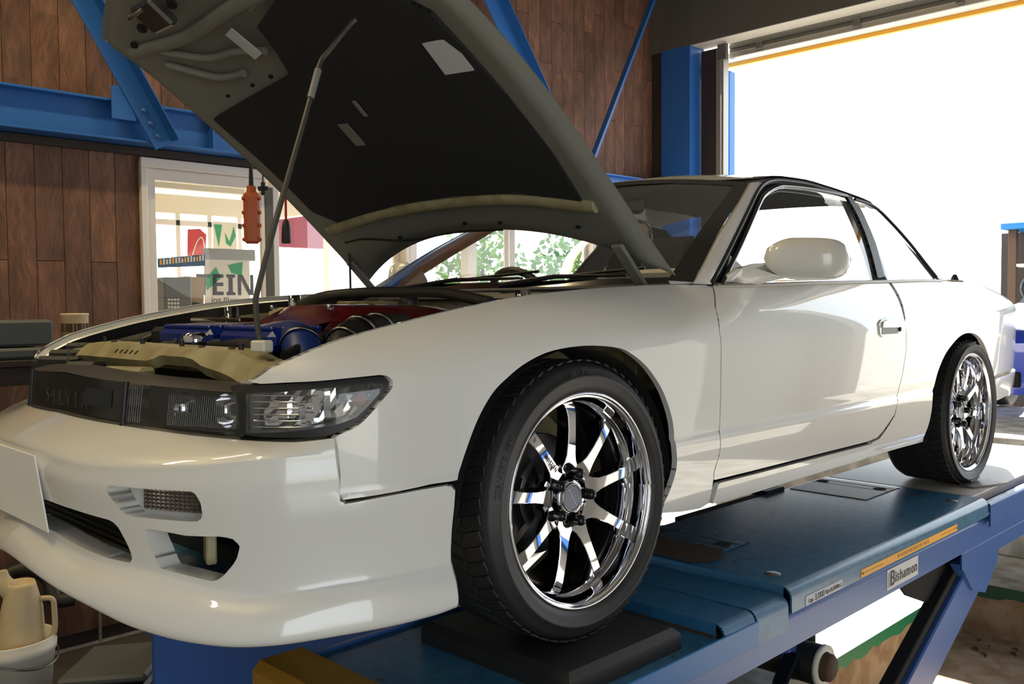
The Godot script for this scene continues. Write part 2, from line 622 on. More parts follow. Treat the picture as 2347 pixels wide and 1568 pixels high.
	c1.bx(Vector3(0.10, 0, -0.17), Vector3(0.13, 5.2, 0.19), 0.004)
	obj("flange", c1, M.beam_blue, col)
	var c2 := MB.new()
	c2.bx(Vector3(-0.10, 0, 0.165), Vector3(0.10, 5.2, 0.185))
	obj("web", c2, M.beam_blue, col)
	# garage door wall: header, shutter, guide rail
	var wr := structure(Node3D.new())
	wr.name = "wall_right"
	add_child(wr)
	var hd := MB.new()
	hd.bx(Vector3(XR, 3.375, -3.9), Vector3(XR + 0.02, 4.6, 3.9))
	obj("lintel_face", hd, M.header_grey, wr)
	var so := MB.new()
	so.bx(Vector3(XR + 0.02, 3.375, -3.9), Vector3(XR + 0.26, 4.6, 3.9), 0.0)
	obj("lintel", so, M.header, wr)
	var ws := MB.new()
	ws.bx(Vector3(XR + 0.02, -1.2, -3.9), Vector3(XR + 0.24, 3.375, -3.58))
	ws.bx(Vector3(XR, -1.2, 3.2), Vector3(XR + 0.24, 3.375, 3.9))
	obj("pier", ws, M.dark_brown, wr)
	var sh := thing("roller_shutter", "rolled-up dark grey shutter under the garage door lintel", "shutter", Vector3(6.73, 3.40, 0))
	for q in 4:
		var sl := MB.new()
		sl.bx(Vector3(-0.02 + 0.012 * (q % 2), 0.075 - q * 0.045 - 0.042, -2.95), Vector3(0.02 + 0.012 * (q % 2), 0.075 - q * 0.045, 3.15), 0.004)
		obj("slat", sl, M.header_grey, sh)
	var bb := MB.new()
	bb.bx(Vector3(-0.02, -0.155, -2.95), Vector3(0.05, -0.10, 3.15), 0.006)
	obj("bottom_bar", bb, M.alu, sh)
	for hz: float in [-2.6, -1.6, -0.7]:
		var hk := MB.new()
		hk.bx(Vector3(-0.05, -0.13, hz - 0.03), Vector3(-0.02, -0.06, hz + 0.03), 0.004)
		obj("hook", hk, M.header_grey, sh)
	var gr := thing("shutter_guide", "pale aluminium shutter guide rail standing beside the blue column", "rail", Vector3(6.62, FLOOR, -3.0))
	var g1 := MB.new()
	g1.bx(Vector3(-0.04, 0, -0.02), Vector3(0.05, 4.12, 0.03), 0.004)
	obj("channel", g1, M.alu, gr)
	var g2 := MB.new()
	g2.bx(Vector3(-0.05, 0, 0.05), Vector3(0.05, 4.06, 0.075), 0.004)
	obj("outer_channel", g2, M.alu, gr)
	var g3 := MB.new()
	g3.bx(Vector3(-0.03, 0, -0.20), Vector3(0.03, 4.12, -0.02))
	obj("jamb", g3, M.dark_brown, gr)
	var g4 := MB.new()
	g4.bx(Vector3(-0.08, 3.98, 0.02), Vector3(-0.03, 4.14, 0.12), 0.004)
	obj("bracket", g4, M.header_grey, gr)
	# the other sides of the workshop, behind and beside the viewer
	var wl := MB.new()
	wl.bx(Vector3(-3.75, -1.2, -3.9), Vector3(-3.6, 4.6, 3.9))
	structure(obj("wall_left", wl, M.wall_plain))
	var ce := MB.new()
	ce.bx(Vector3(-3.75, 4.6, -3.9), Vector3(6.7, 4.75, 3.9))
	structure(obj("ceiling", ce, M.ceiling))
	var wf := structure(Node3D.new())
	wf.name = "wall_front"
	add_child(wf)
	var w1 := MB.new()
	w1.bx(Vector3(-3.6, 3.1, 3.6), Vector3(6.7, 4.6, 3.75))
	w1.bx(Vector3(-3.6, -1.2, 3.6), Vector3(-2.6, 3.1, 3.75))
	w1.bx(Vector3(-2.6, 1.9, 3.6), Vector3(-1.0, 3.1, 3.75))  # below it an unseen opening, placed and sized to daylight the car's front
	w1.bx(Vector3(-1.0, -1.2, 3.6), Vector3(6.7, 3.1, 3.75))
	obj("panel", w1, M.wall_plain, wf)
	var w2 := MB.new()
	w2.bx(Vector3(0.6, -0.78, 3.5), Vector3(0.9, 3.1, 3.6))
	w2.bx(Vector3(3.4, -0.78, 3.5), Vector3(3.7, 3.1, 3.6))
	
	obj("column", w2, M.beam_blue, wf)
	# ceiling lamps
	for p in [Vector3(-2.2, 4.0, 0.2), Vector3(-0.6, 4.0, -2.2), Vector3(-2.2, 4.0, -2.2), Vector3(1.9, 4.0, -2.2)]:
		lamp(p)

func lamp(p: Vector3) -> void:
	var l := thing("ceiling_lamp", "twin fluorescent ceiling lamp hanging above the front of the car bay", "lamp", p, 0.0, "ceiling lamps over the bay")
	var h := MB.new()
	h.bx(Vector3(-0.62, 0.0, -0.09), Vector3(0.62, 0.05, 0.09), 0.01)
	obj("housing", h, M.white_plastic, l)
	var em := mat(Color(1, 0.95, 0.8), 0.5)
	em.emission_enabled = true
	em.emission = Color(1.0, 0.93, 0.78)
	em.emission_energy_multiplier = 14.0
	for s: float in [-0.05, 0.05]:
		var t := MB.new()
		t.tube([Vector3(-0.59, -0.02, s), Vector3(0.59, -0.02, s)], 0.014, 10)
		obj("tube", t, em, l)
	for s: float in [-0.5, 0.5]:
		var w := MB.new()
		w.tube([Vector3(s, 0.05, 0), Vector3(s, 0.6, 0)], 0.006, 6)
		obj("hanger", w, M.steel, l)
	var a := AreaLight3D.new()
	a.name = "lamp_light"
	a.area_size = Vector2(1.18, 0.14)
	a.light_color = Color(1.0, 0.90, 0.68)
	a.light_energy = 4.2
	a.area_range = 14.0
	a.shadow_enabled = true
	a.position = Vector3(0, -0.045, 0)
	a.rotation.x = -PI / 2
	l.add_child(a)

func ragged_strip(m: MB, a: Vector3, b: Vector3, h: float, n: int) -> void:
	# a painted band whose lower edge wanders
	m.g(-1)
	var prev := Vector3.ZERO
	for i in n + 1:
		var p := a.lerp(b, float(i) / n)
		var q := p - Vector3(0, h * (0.75 + 0.5 * rng.randf()), 0)
		if i > 0:
			var p0 := a.lerp(b, float(i - 1) / n)
			m.quad(p0, p, q, prev)
		prev = q

func angle_bar(parent: Node, a: Vector3, b: Vector3, w: float, leg: float) -> void:
	var t := (b - a).normalized()
	var s := t.cross(Vector3.BACK).normalized()
	var bs := Basis(s, t, Vector3.BACK)
	var f := MB.new()
	f.box(Transform3D(bs, (a + b) * 0.5), Vector3(w, a.distance_to(b), 0.008), 0.001)
	obj("face_leg", f, M.beam_blue, parent)
	var g := MB.new()
	g.box(Transform3D(bs, (a + b) * 0.5 + s * (w * 0.5 if s.y > 0 else -w * 0.5) + Vector3(0, 0, leg * 0.5)), Vector3(0.008, a.distance_to(b), leg), 0.001)
	obj("side_leg", g, M.beam_blue, parent)

func build_office() -> void:
	# sliding windows in the back wall
	var xs := [0.92, 3.1, 5.45]
	for w in 2:
		var wd := structure(Node3D.new())
		wd.name = "window_%d" % (w + 1)
		add_child(wd)
		var x0: float = xs[w]
		var x1: float = xs[w + 1]
		var fr := MB.new()
		fr.bx(Vector3(x0, 1.655, ZB - 0.1), Vector3(x1, 1.715, ZB + 0.035), 0.004)
		fr.bx(Vector3(x0, 0.30, ZB - 0.1), Vector3(x1, 0.37, ZB + 0.035), 0.004)
		fr.bx(Vector3(x0, 0.37, ZB - 0.1), Vector3(x0 + 0.042, 1.655, ZB + 0.035), 0.004)
		fr.bx(Vector3(x1 - 0.042, 0.37, ZB - 0.1), Vector3(x1, 1.655, ZB + 0.035), 0.004)
		obj("window_frame", fr, M.white_frame, wd)
		var xm: float = x0 + 0.92 if w == 0 else (x0 + x1) * 0.5
		for k in 2:
			var a: float = x0 + 0.042 if k == 0 else xm + 0.05
			var c: float = xm if k == 0 else x1 - 0.042
			var z: float = ZB - 0.01 if k == 0 else ZB - 0.05
			var sa := MB.new()
			sa.bx(Vector3(a, 1.58, z - 0.03), Vector3(c, 1.655, z), 0.003)
			sa.bx(Vector3(a, 0.37, z - 0.03), Vector3(c, 0.44, z), 0.003)
			sa.bx(Vector3(a, 0.44, z - 0.03), Vector3(a + 0.07, 1.58, z), 0.003)
			sa.bx(Vector3(c - 0.045, 0.44, z - 0.03), Vector3(c, 1.58, z), 0.003)
			var so := obj("sash", sa, M.white_frame, wd)
			var gp := MB.new()
			gp.bx(Vector3(a + 0.07, 0.44, z - 0.018), Vector3(c - 0.045, 1.58, z - 0.013))
			obj("pane", gp, M.glass, so)
		if w == 0:
			var dk := MB.new()
			dk.bx(Vector3(xm - 0.015, 0.40, ZB - 0.045), Vector3(xm + 0.05, 1.60, ZB - 0.003), 0.003)
			obj("meeting_rail", dk, M.header_grey, wd)
	# office behind the first window
	var of := structure(Node3D.new())
	of.name = "wall_office"
	add_child(of)
	var s := MB.new()
	s.bx(Vector3(0.2, -0.8, -7.4), Vector3(0.3, 2.3, -3.85))
	s.bx(Vector3(0.2, -0.8, -7.4), Vector3(4.05, 0.55, -7.3))
	s.bx(Vector3(0.2, 1.75, -7.4), Vector3(4.05, 2.3, -7.3))
	s.bx(Vector3(0.3, 0.55, -7.4), Vector3(2.5, 1.75, -7.3))
	s.bx(Vector3(0.2, 2.3, -7.4), Vector3(4.05, 2.4, -3.85))
	s.bx(Vector3(0.2, -0.9, -7.4), Vector3(4.05, -0.8, -3.85))
	s.bx(Vector3(3.95, -0.8, -7.4), Vector3(4.05, 0.75, -3.85))
	s.bx(Vector3(3.95, 1.75, -7.4), Vector3(4.05, 2.3, -3.85))
	for zz: float in [-7.4, -6.2, -5.0, -4.0]: s.bx(Vector3(3.95, 0.75, zz), Vector3(4.05, 1.75, zz + 0.1))
	obj("shell", s, M.office_wall, of)
	var mu := MB.new()
	for x in [2.5, 2.86, 3.22, 3.58, 3.92]: mu.bx(Vector3(x - 0.025, 0.55, -7.36), Vector3(x + 0.025, 1.75, -7.3), 0.003)
	mu.bx(Vector3(2.5, 1.62, -7.36), Vector3(3.95, 1.68, -7.3), 0.003)
	obj("window_mullion", mu, M.white_frame, of)
	var ol := thing("office_lamp", "bright fluorescent tube lamp on the office ceiling seen through the window", "lamp", Vector3(2.05, 1.72, -5.2))
	var lh := MB.new()
	lh.bx(Vector3(-0.42, 0.0, -0.05), Vector3(0.42, 0.05, 0.05), 0.008)
	obj("housing", lh, M.white_plastic, ol)
	var em := mat(Color(1, 1, 0.95), 0.5)
	em.emission_enabled = true
	em.emission = Color(1.0, 0.95, 0.82)
	em.emission_energy_multiplier = 9.0
	var lt := MB.new()
	lt.tube([Vector3(-0.40, -0.02, 0), Vector3(0.40, -0.02, 0)], 0.016, 10)
	obj("tube", lt, em, ol)
	var rods := MB.new()
	rods.tube([Vector3(-0.3, 0.05, 0), Vector3(-0.3, 0.58, 0)], 0.006, 6)
	rods.tube([Vector3(0.3, 0.05, 0), Vector3(0.3, 0.58, 0)], 0.006, 6)
	obj("hanger", rods, M.white_plastic, ol)
	var la := AreaLight3D.new()
	la.name = "office_lamp_light"
	la.area_size = Vector2(0.8, 0.1)
	la.light_color = Color(1.0, 0.90, 0.68)
	la.light_energy = 3.0
	la.area_range = 9.0
	la.shadow_enabled = true
	la.position = Vector3(0, -0.045, 0)
	la.rotation.x = -PI / 2
	ol.add_child(la)
	# things in the office
	var p1 := thing("poster", "red hanging poster with a white swoosh in the office window", "poster", Vector3(2.72, 1.4, -6.6))
	var q := MB.new()
	q.prism(poly([-0.10, -0.14, 0.09, -0.13, 0.105, 0.08, 0.04, 0.135, -0.09, 0.125]), 0.0, 0.004)
	obj("sheet", q, M.red, p1)
	var q2 := MB.new()
	q2.tube(smooth_path(v3([-0.05, -0.13, 0.008, 0.0, 0.0, 0.008, 0.05, 0.05, 0.008, 0.075, -0.02, 0.008, 0.08, -0.12, 0.008]), 5), 0.006, 6)
	obj("print", q2, M.white_plastic, p1)
	var p2 := thing("poster", "white poster with torn green brush strokes in the office window", "poster", Vector3(3.03, 1.46, -6.6))
	var q3 := MB.new()
	q3.bx(Vector3(-0.13, -0.20, -0.004), Vector3(0.13, 0.16, 0))
	obj("sheet", q3, M.white_plastic, p2)
	var q4 := MB.new()
	q4.prism(poly([-0.12, 0.13, -0.03, 0.13, -0.07, -0.10]), 0.0, 0.003)
	q4.prism(poly([0.0, 0.05, 0.05, -0.04, 0.10, 0.12, 0.12, 0.02, 0.06, -0.09, 0.01, -0.06]), 0.0, 0.003)
	obj("print", q4, M.green, p2)
	var bn := thing("banner", "white banner reading TEIN with green brush strokes behind the window", "banner", Vector3(2.0, 0.78, -4.6))
	var b1 := MB.new()
	b1.bx(Vector3(-0.2, -0.32, -0.006), Vector3(0.19, 0.40, 0.0))
	obj("sheet", b1, M.white_plastic, bn)
	var b2 := MB.new()
	b2.bx(Vector3(-0.2, 0.34, -0.02), Vector3(0.24, 0.43, 0.01), 0.004)
	obj("top_board", b2, M.grey_banner, bn)
	var b3 := MB.new()
	b3.prism(poly([0.0, 0.30, 0.13, 0.33, 0.12, 0.22, 0.03, 0.24]), 0.0, 0.003)
	b3.prism(poly([-0.2, 0.18, -0.1, 0.28, -0.06, 0.20, -0.18, 0.10]), 0.0, 0.003)
	b3.prism(poly([-0.2, -0.16, -0.05, -0.05, -0.02, -0.10, -0.15, -0.2]), 0.0, 0.003)
	b3.prism(poly([0.0, -0.16, 0.12, -0.06, 0.14, -0.12, 0.04, -0.2]), 0.0, 0.003)
	obj("print", b3, M.green, bn)
	text("TEIN", 0.16, M.ink, bn, Transform3D(Basis(), Vector3(-0.015, 0.14, 0.002)), 0.002, true)
	text("...ing Pleasure", 0.045, M.ink, bn, Transform3D(Basis(), Vector3(0.0, 0.02, 0.002)), 0.002)
	var cr := thing("storage_crate", "dark grey plastic crate with a perforated side behind the office window", "crate", Vector3(1.33, 0.28, -4.15))
	var c1 := MB.new()
	c1.bx(Vector3(-0.1, 0, -0.12), Vector3(0.1, 0.68, 0.1), 0.01)
	obj("body", c1, M.grey_box, cr)
	for i in 5:
		for j in 4:
			var hole := MB.new()
			hole.lathe([Vector2(0.009, 0.101), Vector2(0.0, 0.101)], 8, Transform3D(Basis(), Vector3(-0.07 + j * 0.022, 0.42 + i * 0.026, 0)))
			obj("hole", hole, M.white_plastic, cr)
	var cb := thing("cardboard_box", "brown cardboard box leaning beside the grey crate in the office", "box", Vector3(1.52, 0.60, -4.25))
	var c2 := MB.new()
	c2.box(Transform3D(Basis(Vector3.BACK, -0.05), Vector3(0, 0.22, 0)), Vector3(0.14, 0.30, 0.12), 0.003)
	obj("body", c2, M.cardboard, cb)
	var c3 := MB.new()
	c3.box(Transform3D(Basis(Vector3.BACK, -0.2), Vector3(0.05, 0.09, 0.09)), Vector3(0.2, 0.16, 0.05), 0.004)
	obj("dark_flap", c3, M.dark, cb)
	var tb := thing("office_table", "low white counter under the crate and box in the office", "table", Vector3(1.9, -0.78, -4.35))
	var t1 := MB.new()
	t1.bx(Vector3(-1.0, 1.02, -0.35), Vector3(1.3, 1.06, 0.3), 0.004)
	obj("top", t1, M.white_plastic, tb)
	var t2 := MB.new()
	t2.bx(Vector3(-0.95, 0, -0.3), Vector3(1.25, 1.02, 0.25))
	obj("cabinet", t2, M.office_wall, tb)
	var stp := thing("window_sticker", "blue and white lettered sticker strip on the sliding window glass", "sticker", Vector3(1.205, 1.05, ZB - 0.022))
	var s1 := MB.new()
	s1.prism(poly([-0.165, -0.04, 0.165, -0.02, 0.165, 0.058, -0.165, 0.02]), 0.0, 0.0015)
	obj("strip", s1, mat(Color(0.30, 0.40, 0.52), 0.5), stp)
	rng.seed = 5
	for i in 15:
		var m := MB.new()
		var xx := -0.15 + i * 0.021
		m.bx(Vector3(xx, -0.02 + i * 0.0025, 0.0015), Vector3(xx + 0.012, 0.008 + 0.012 * rng.randf() + i * 0.0025, 0.003))
		obj("letter", m, M.white_plastic if i % 4 else M.sticker_yellow, stp)

func text(t: String, size: float, m: Material, parent: Node, xf: Transform3D, depth := 0.001, bold := false, called := "lettering") -> MeshInstance3D:
	var tm := TextMesh.new()
	var f := SystemFont.new()
	f.font_names = PackedStringArray(["Droid Sans"])
	if bold: f.font_weight = 700
	tm.font = f
	tm.text = t
	tm.font_size = 48
	tm.pixel_size = size / 34.0
	tm.depth = depth
	return put(called, tm, m, parent, xf)

func build_outside() -> void:
	var g := MB.new()
	g.bx(Vector3(6.7, FLOOR - 0.4, -30), Vector3(40, FLOOR - 0.01, 30))
	g.bx(Vector3(-20, FLOOR - 0.4, 3.9), Vector3(6.7, FLOOR - 0.01, 30))
	structure(obj("floor_yard", g, M.concrete))
	var ap := MB.new()
	ap.bx(Vector3(4.35, FLOOR, -1.6), Vector3(6.2, -0.07, 2.4), 0.01)
	structure(obj("floor_apron", ap, M.concrete))
	# yellow awning edge over the door
	var y := thing("awning_beam", "yellow painted awning edge outside above the garage door", "beam", Vector3(7.16, 3.30, 0))
	var yb := MB.new()
	yb.bx(Vector3(-0.02, -0.02, -3.3), Vector3(0.04, 0.02, 3.3), 0.004)
	obj("edge", yb, M.sticker_yellow, y)
	var yp := MB.new()
	yp.bx(Vector3(-0.35, 0.02, -3.3), Vector3(0.04, 0.05, 3.3))
	obj("panel", yp, M.white_plastic, y)
	var ob := thing("outside_post", "pale blue post standing just outside the garage door", "post", Vector3(7.1, FLOOR, -3.2))
	var o1 := MB.new()
	o1.bx(Vector3(-0.05, 0, -0.05), Vector3(0.06, 4.0, 0.05), 0.004)
	obj("shaft", o1, M.rail_light, ob)
	# neighbouring shed far to the side, with tyres on a rack
	var sh := thing("neighbour_shed", "brown open shed with a blue roof beam across the yard", "building", Vector3(12, FLOOR, -1.2))
	var s1 := MB.new()
	s1.bx(Vector3(-0.2, 2.48, -0.72), Vector3(3.0, 2.56, 4.0), 0.004)
	obj("roof_beam", s1, M.rail_light, sh)
	var s2 := MB.new()
	s2.bx(Vector3(0.6, 0, -0.95), Vector3(0.7, 2.48, 4.0))
	obj("wall", s2, M.dark_brown, sh)
	for px: float in [-0.62, 0.0]:
		var s3 := MB.new()
		s3.bx(Vector3(-0.05, 0, px - 0.05), Vector3(0.05, 2.48, px + 0.05), 0.004)
		obj("post", s3, M.rust, sh)
	for sy: float in [0.95, 1.46, 2.0]:
		var s4 := MB.new()
		s4.bx(Vector3(-0.03, sy - 0.02, -0.62), Vector3(0.5, sy + 0.02, 4.0), 0.004)
		obj("shelf", s4, M.white_plastic, sh)
	for k in 4:
		var ty := thing("rack_tyre", "black tyre stored upright on the shed rack across the yard", "tyre", Vector3(12.2, FLOOR + 1.695 - (k % 2) * 0.51, -1.56 + (k / 2) * 0.44), 0.0, "tyres on the shed rack")
		var tm := MB.new()
		tm.lathe([Vector2(0.13, -0.08), Vector2(0.17, -0.10), Vector2(0.21, -0.06), Vector2(0.21, 0.06), Vector2(0.17, 0.10), Vector2(0.13, 0.08), Vector2(0.13, -0.08)], 24, Transform3D(Basis(Vector3.UP, PI / 2), Vector3.ZERO))
		obj("carcass", tm, M.tyre, ty)
	var aw := thing("shop_awning", "faded red shop awning board seen through the window beside the prop rod", "awning", Vector3(5.1, 1.5, -8.2))
	var a1 := MB.new()
	a1.box(Transform3D(Basis(Vector3.RIGHT, -0.3), Vector3(0, 0.22, 0)), Vector3(1.5, 0.46, 0.04), 0.004)
	obj("board", a1, mat(Color(0.42, 0.12, 0.16), 0.7), aw)
	var a2 := MB.new()
	for k in 9: a2.box(Transform3D(Basis(Vector3.RIGHT, -0.3), Vector3(-0.4 + k * 0.1, 0.14, 0.03)), Vector3(0.012, 0.10, 0.004))
	obj("lettering", a2, mat(Color(0.6, 0.4, 0.4), 0.7), aw)
	var a3 := MB.new()
	a3.bx(Vector3(-0.75, -2.28, -0.3), Vector3(-0.70, 0.0, -0.25))
	a3.bx(Vector3(0.70, -2.28, -0.3), Vector3(0.75, 0.0, -0.25))
	obj("post", a3, M.white_plastic, aw)
	# blue car waiting behind, only its nose corner shows
	blue_car()
	# trees beyond the back window
	rng.seed = 11
	for k in 2:
		var t := thing("tree", ["bright green leafy tree beyond the back window, nearest the corner column", "bright green tree in the middle of the back window view", "pale green tree beyond the back window, nearest the office"][k], "tree", Vector3(12.2 - k * 2.3, FLOOR, -9.8 - k * 0.3))
		var tk := MB.new()
		tk.tube(v3([0, 0, 0, 0.03, 1.2, 0, 0.0, 2.2, 0.05]), [0.09, 0.07, 0.03], 8)
		obj("trunk", tk, M.rust, t)
		var cr := MB.new()
		cr.g(-1)
		for i in 900:
			var d := Vector3(rng.randfn(), rng.randfn() * 0.9, rng.randfn()).normalized() * pow(rng.randf(), 0.4)
			var c := Vector3(0, 1.9, 0) + d * Vector3(1.0, 1.2, 1.0)
			var u := Vector3(rng.randfn(), rng.randfn(), rng.randfn()).normalized() * 0.10
			var w := u.cross(Vector3(rng.randfn(), rng.randfn(), rng.randfn())).normalized() * 0.05
			cr.quad(c - u, c + w, c + u, c - w)
		var co := obj("crown", cr, M.foliage, t)
		co.set_meta("kind", "stuff")

func blue_car() -> void:
	var c := thing("parked_car", "bright blue car whose nose shows behind the white car's tail", "car", Vector3(5.35, -0.07, 0.55))
	var secs := []
	# x back from the nose, [half width, y bottom, y bumper top, y hood]
	for s in [[0.0, 0.55, 0.17, 0.42, 0.52], [0.06, 0.72, 0.15, 0.46, 0.60], [0.25, 0.82, 0.15, 0.50, 0.66], [0.8, 0.86, 0.15, 0.56, 0.74], [1.3, 0.87, 0.15, 0.6, 0.80]]:
		secs.append(s)
	var b := MB.new()
	var rails := []
	for s in secs:
		var r := []
		for q in [[-1.0, 0], [-1.0, 1], [-0.98, 2], [-0.86, 3], [-0.5, 3], [0.0, 3], [0.5, 3], [0.86, 3], [0.98, 2], [1.0, 1], [1.0, 0]]:
			var yy: float = [s[2], (s[2] + s[3]) * 0.5, s[3], s[4]][q[1]]
			r.append(Vector3(s[0], yy + (0.02 * (1.0 - absf(q[0])) if q[1] == 3 else 0.0), q[0] * s[1]))
		rails.append(r)
	b.loft(rails)
	b.g(4)
	var nose: Array = rails[0]
	for k in range(1, nose.size() - 1): b.tri(nose[0], nose[k], nose[k + 1])
	obj("body", b, M.blue_car, c)
	var gl := MB.new()
	gl.bx(Vector3(-0.012, 0.22, -0.75), Vector3(0.03, 0.33, -0.35), 0.01)
	gl.bx(Vector3(-0.012, 0.20, -0.3), Vector3(0.03, 0.34, 0.3), 0.01)
	obj("grille_opening", gl, M.dark, c)
	for z: float in [-0.62, 0.62]:
		var hl := MB.new()
		hl.box(Transform3D(Basis(Vector3.UP, 0.5 * signf(z)), Vector3(0.07, 0.52, z)), Vector3(0.06, 0.10, 0.26), 0.02)
		obj("headlamp", hl, M.white_plastic, c)
	var cab := MB.new()
	cab.loft([v3([1.2, 0.80, -0.72, 1.2, 0.82, 0, 1.2, 0.80, 0.72]), v3([1.75, 1.22, -0.55, 1.75, 1.25, 0, 1.75, 1.22, 0.55]), v3([2.3, 1.24, -0.55, 2.3, 1.28, 0, 2.3, 1.24, 0.55])])
	obj("windscreen", cab, M.gloss_black, c)
	for z: float in [-0.75, 0.75]:
		var w := MB.new()
		w.lathe([Vector2(0.0, -0.1), Vector2(0.24, -0.1), Vector2(0.305, -0.09), Vector2(0.315, 0.0), Vector2(0.305, 0.09), Vector2(0.22, 0.1), Vector2(0.0, 0.06)], 28, Transform3D(Basis(), Vector3(0.85, 0.315, z)))
		obj("wheel", w, M.tyre, c)

# ================= lift =================
func rail_profile(m: MB, x0: float, x1: float, z: float, s: float, y0: float, y1: float, r: float, inw: float) -> void:
	# a folded sheet: top going inward by inw, rounded shoulder, side face down to y1
	var pr := [Vector2(z - inw, y0)]
	for k in 7:
		var a := PI / 2 * k / 6.0
		pr.append(Vector2(z - r + r * sin(a), y0 - r + r * cos(a)))
	pr.append(Vector2(z, y1))
	pr.append(Vector2(z - 0.006, y1))
	m.g(1)
	for k in pr.size() - 1:
		var a: Vector2 = pr[k]
		var b: Vector2 = pr[k + 1]
		if k >= 8: m.g(2)
		m.quad(Vector3(x0, a.y, a.x * s), Vector3(x1, a.y, a.x * s), Vector3(x1, b.y, b.x * s), Vector3(x0, b.y, b.x * s))
	m.g(3)
	for xe in [x0, x1]:
		for k in range(1, pr.size() - 1):
			var a: Vector2 = pr[k]
			var b: Vector2 = pr[k + 1]
			m.quad(Vector3(xe, a.y, a.x * s), Vector3(xe, b.y, b.x * s), Vector3(xe, b.y, (b.x - 0.006) * s), Vector3(xe, a.y - 0.004, (a.x - 0.006) * s))

func build_lift() -> void:
	for s: float in [1.0, -1.0]:
		runway(s)

func runway(s: float) -> void:
	var near_ := s > 0
	var r := thing("lift_runway", "blue steel lift runway carrying the near wheels, with yellow front end" if near_ else "blue steel lift runway carrying the far wheels under the front bumper", "car lift", Vector3.ZERO)
	# rear deck plate
	var d := MB.new()
	rail_profile(d, 0.66, 2.20, 0.99, s, -0.01, -0.078, 0.028, 0.66)
	d.g(5)
	d.quad(Vector3(0.66, -0.01, 0.33 * s), Vector3(0.66, -0.01, 0.965 * s), Vector3(0.66, -0.05, 0.965 * s), Vector3(0.66, -0.05, 0.33 * s))
	d.quad(Vector3(0.66, -0.01, 0.33 * s), Vector3(2.2, -0.01, 0.33 * s), Vector3(2.2, -0.06, 0.33 * s), Vector3(0.66, -0.06, 0.33 * s))
	obj("deck_plate", d, M.lift_worn, r)
	# slide plate inset at each end of the deck, with grip holes
	for q in [[0.68, 0.99, 0.33, 0.66], [1.86, 2.16, 0.34, 0.66]]:
		var pl := MB.new()
		pl.bx(Vector3(q[0], -0.0095, q[2] * s), Vector3(q[1], -0.0075, q[3] * s), 0.0008)
		obj("slide_plate", pl, M.lift_worn if q[0] < 1.0 else M.zinc, r)
		var sl := MB.new()
		sl.bx(Vector3(q[1] - 0.045, -0.0075, q[2] * s), Vector3(q[1] - 0.040, -0.0070, q[3] * s))
		sl.bx(Vector3(q[1] - 0.10, -0.0075, q[2] * s), Vector3(q[1] - 0.097, -0.0070, q[3] * s))
		sl.bx(Vector3(q[1], -0.0097, q[2] * s), Vector3(q[1] + 0.006, -0.0088, (q[3] + 0.005) * s))
		obj("slot", sl, M.dark, r)
		for hz: float in [0.37, 0.615]:
			var ho := MB.new()
			ho.lathe([Vector2(0.026, 0.0), Vector2(0.0, 0.0)], 20, Transform3D(Basis(Vector3.RIGHT, -PI / 2), Vector3(q[1] - 0.072, -0.0068, hz * s)))
			obj("grip_hole", ho, M.dark, r)
	# rubber-stained patch where a slide plate bears, and bolt heads
	var rs := MB.new()
	rs.prism(poly([0.68, 0.36, 0.86, 0.36, 0.86, 0.655, 0.78, 0.70, 0.72, 0.70, 0.675, 0.66]), 0.0072, 0.0065, Transform3D(Basis(Vector3.RIGHT, Vector3(0, 0, s), Vector3.DOWN), Vector3.ZERO))
	obj("worn_plate", rs, M.rust, r)
	for p in [Vector2(0.745, 0.885), Vector2(2.07, 0.90)]:
		var bo := MB.new()
		bo.lathe([Vector2(0.024, 0.0), Vector2(0.022, 0.0025), Vector2(0.0, 0.0025)], 20, Transform3D(Basis(Vector3.RIGHT, -PI / 2), Vector3(p.x, -0.011, p.y * s)))
		obj("bolt_head", bo, M.bare, r)
	# rail below the deck, full length
	var ra := MB.new()
	rail_profile(ra, -0.62 if near_ else -0.35, 3.70, 0.972, s, -0.088, -0.185, 0.018, 0.05)
	obj("side_rail", ra, M.rail, r)
	var ra2 := MB.new()
	rail_profile(ra2, 1.99, 3.70, 0.968, s, -0.185, -0.25, 0.01, 0.03)
	obj("lower_rail", ra2, M.rail, r)
	var inner := MB.new()
	inner.bx(Vector3(-0.5, -0.46 if not near_ else -0.2, 0.33 * s), Vector3(0.6, -0.06, 0.345 * s))
	inner.bx(Vector3(0.6, -0.16, 0.33 * s), Vector3(3.7, -0.06, 0.345 * s))
	obj("inner_rail", inner, M.rail, r)
	var body := MB.new()
	body.bx(Vector3(-0.5, -0.17, 0.345 * s), Vector3(3.68, -0.092, 0.95 * s))
	obj("deck_frame", body, M.rail, r)
	# rear extension with side channel
	var ex := MB.new()
	rail_profile(ex, 2.215, 3.70, 0.995, s, -0.03, -0.12, 0.012, 0.03)
	obj("rear_channel", ex, M.rail, r)
	var ed := MB.new()
	ed.bx(Vector3(2.205, -0.05, 0.33 * s), Vector3(3.70, -0.012, 0.93 * s), 0.002)
	obj("rear_deck", ed, M.zinc, r)
	var et := MB.new()
	et.bx(Vector3(3.36, -0.0125, 0.33 * s), Vector3(3.363, -0.0115, 0.93 * s))
	et.bx(Vector3(2.22, -0.0125, 0.34 * s), Vector3(2.224, -0.0115, 0.92 * s))
	obj("deck_joint", et, M.dark, r)
	var stop := MB.new()
	stop.prism(poly([2.36, 0.80, 2.58, 0.86, 2.56, 0.95, 2.37, 0.88]), 0.012, 0.004, Transform3D(Basis(Vector3.RIGHT, Vector3(0, 0, s), Vector3.DOWN), Vector3.ZERO))
	obj("stop_plate", stop, M.bare, r)
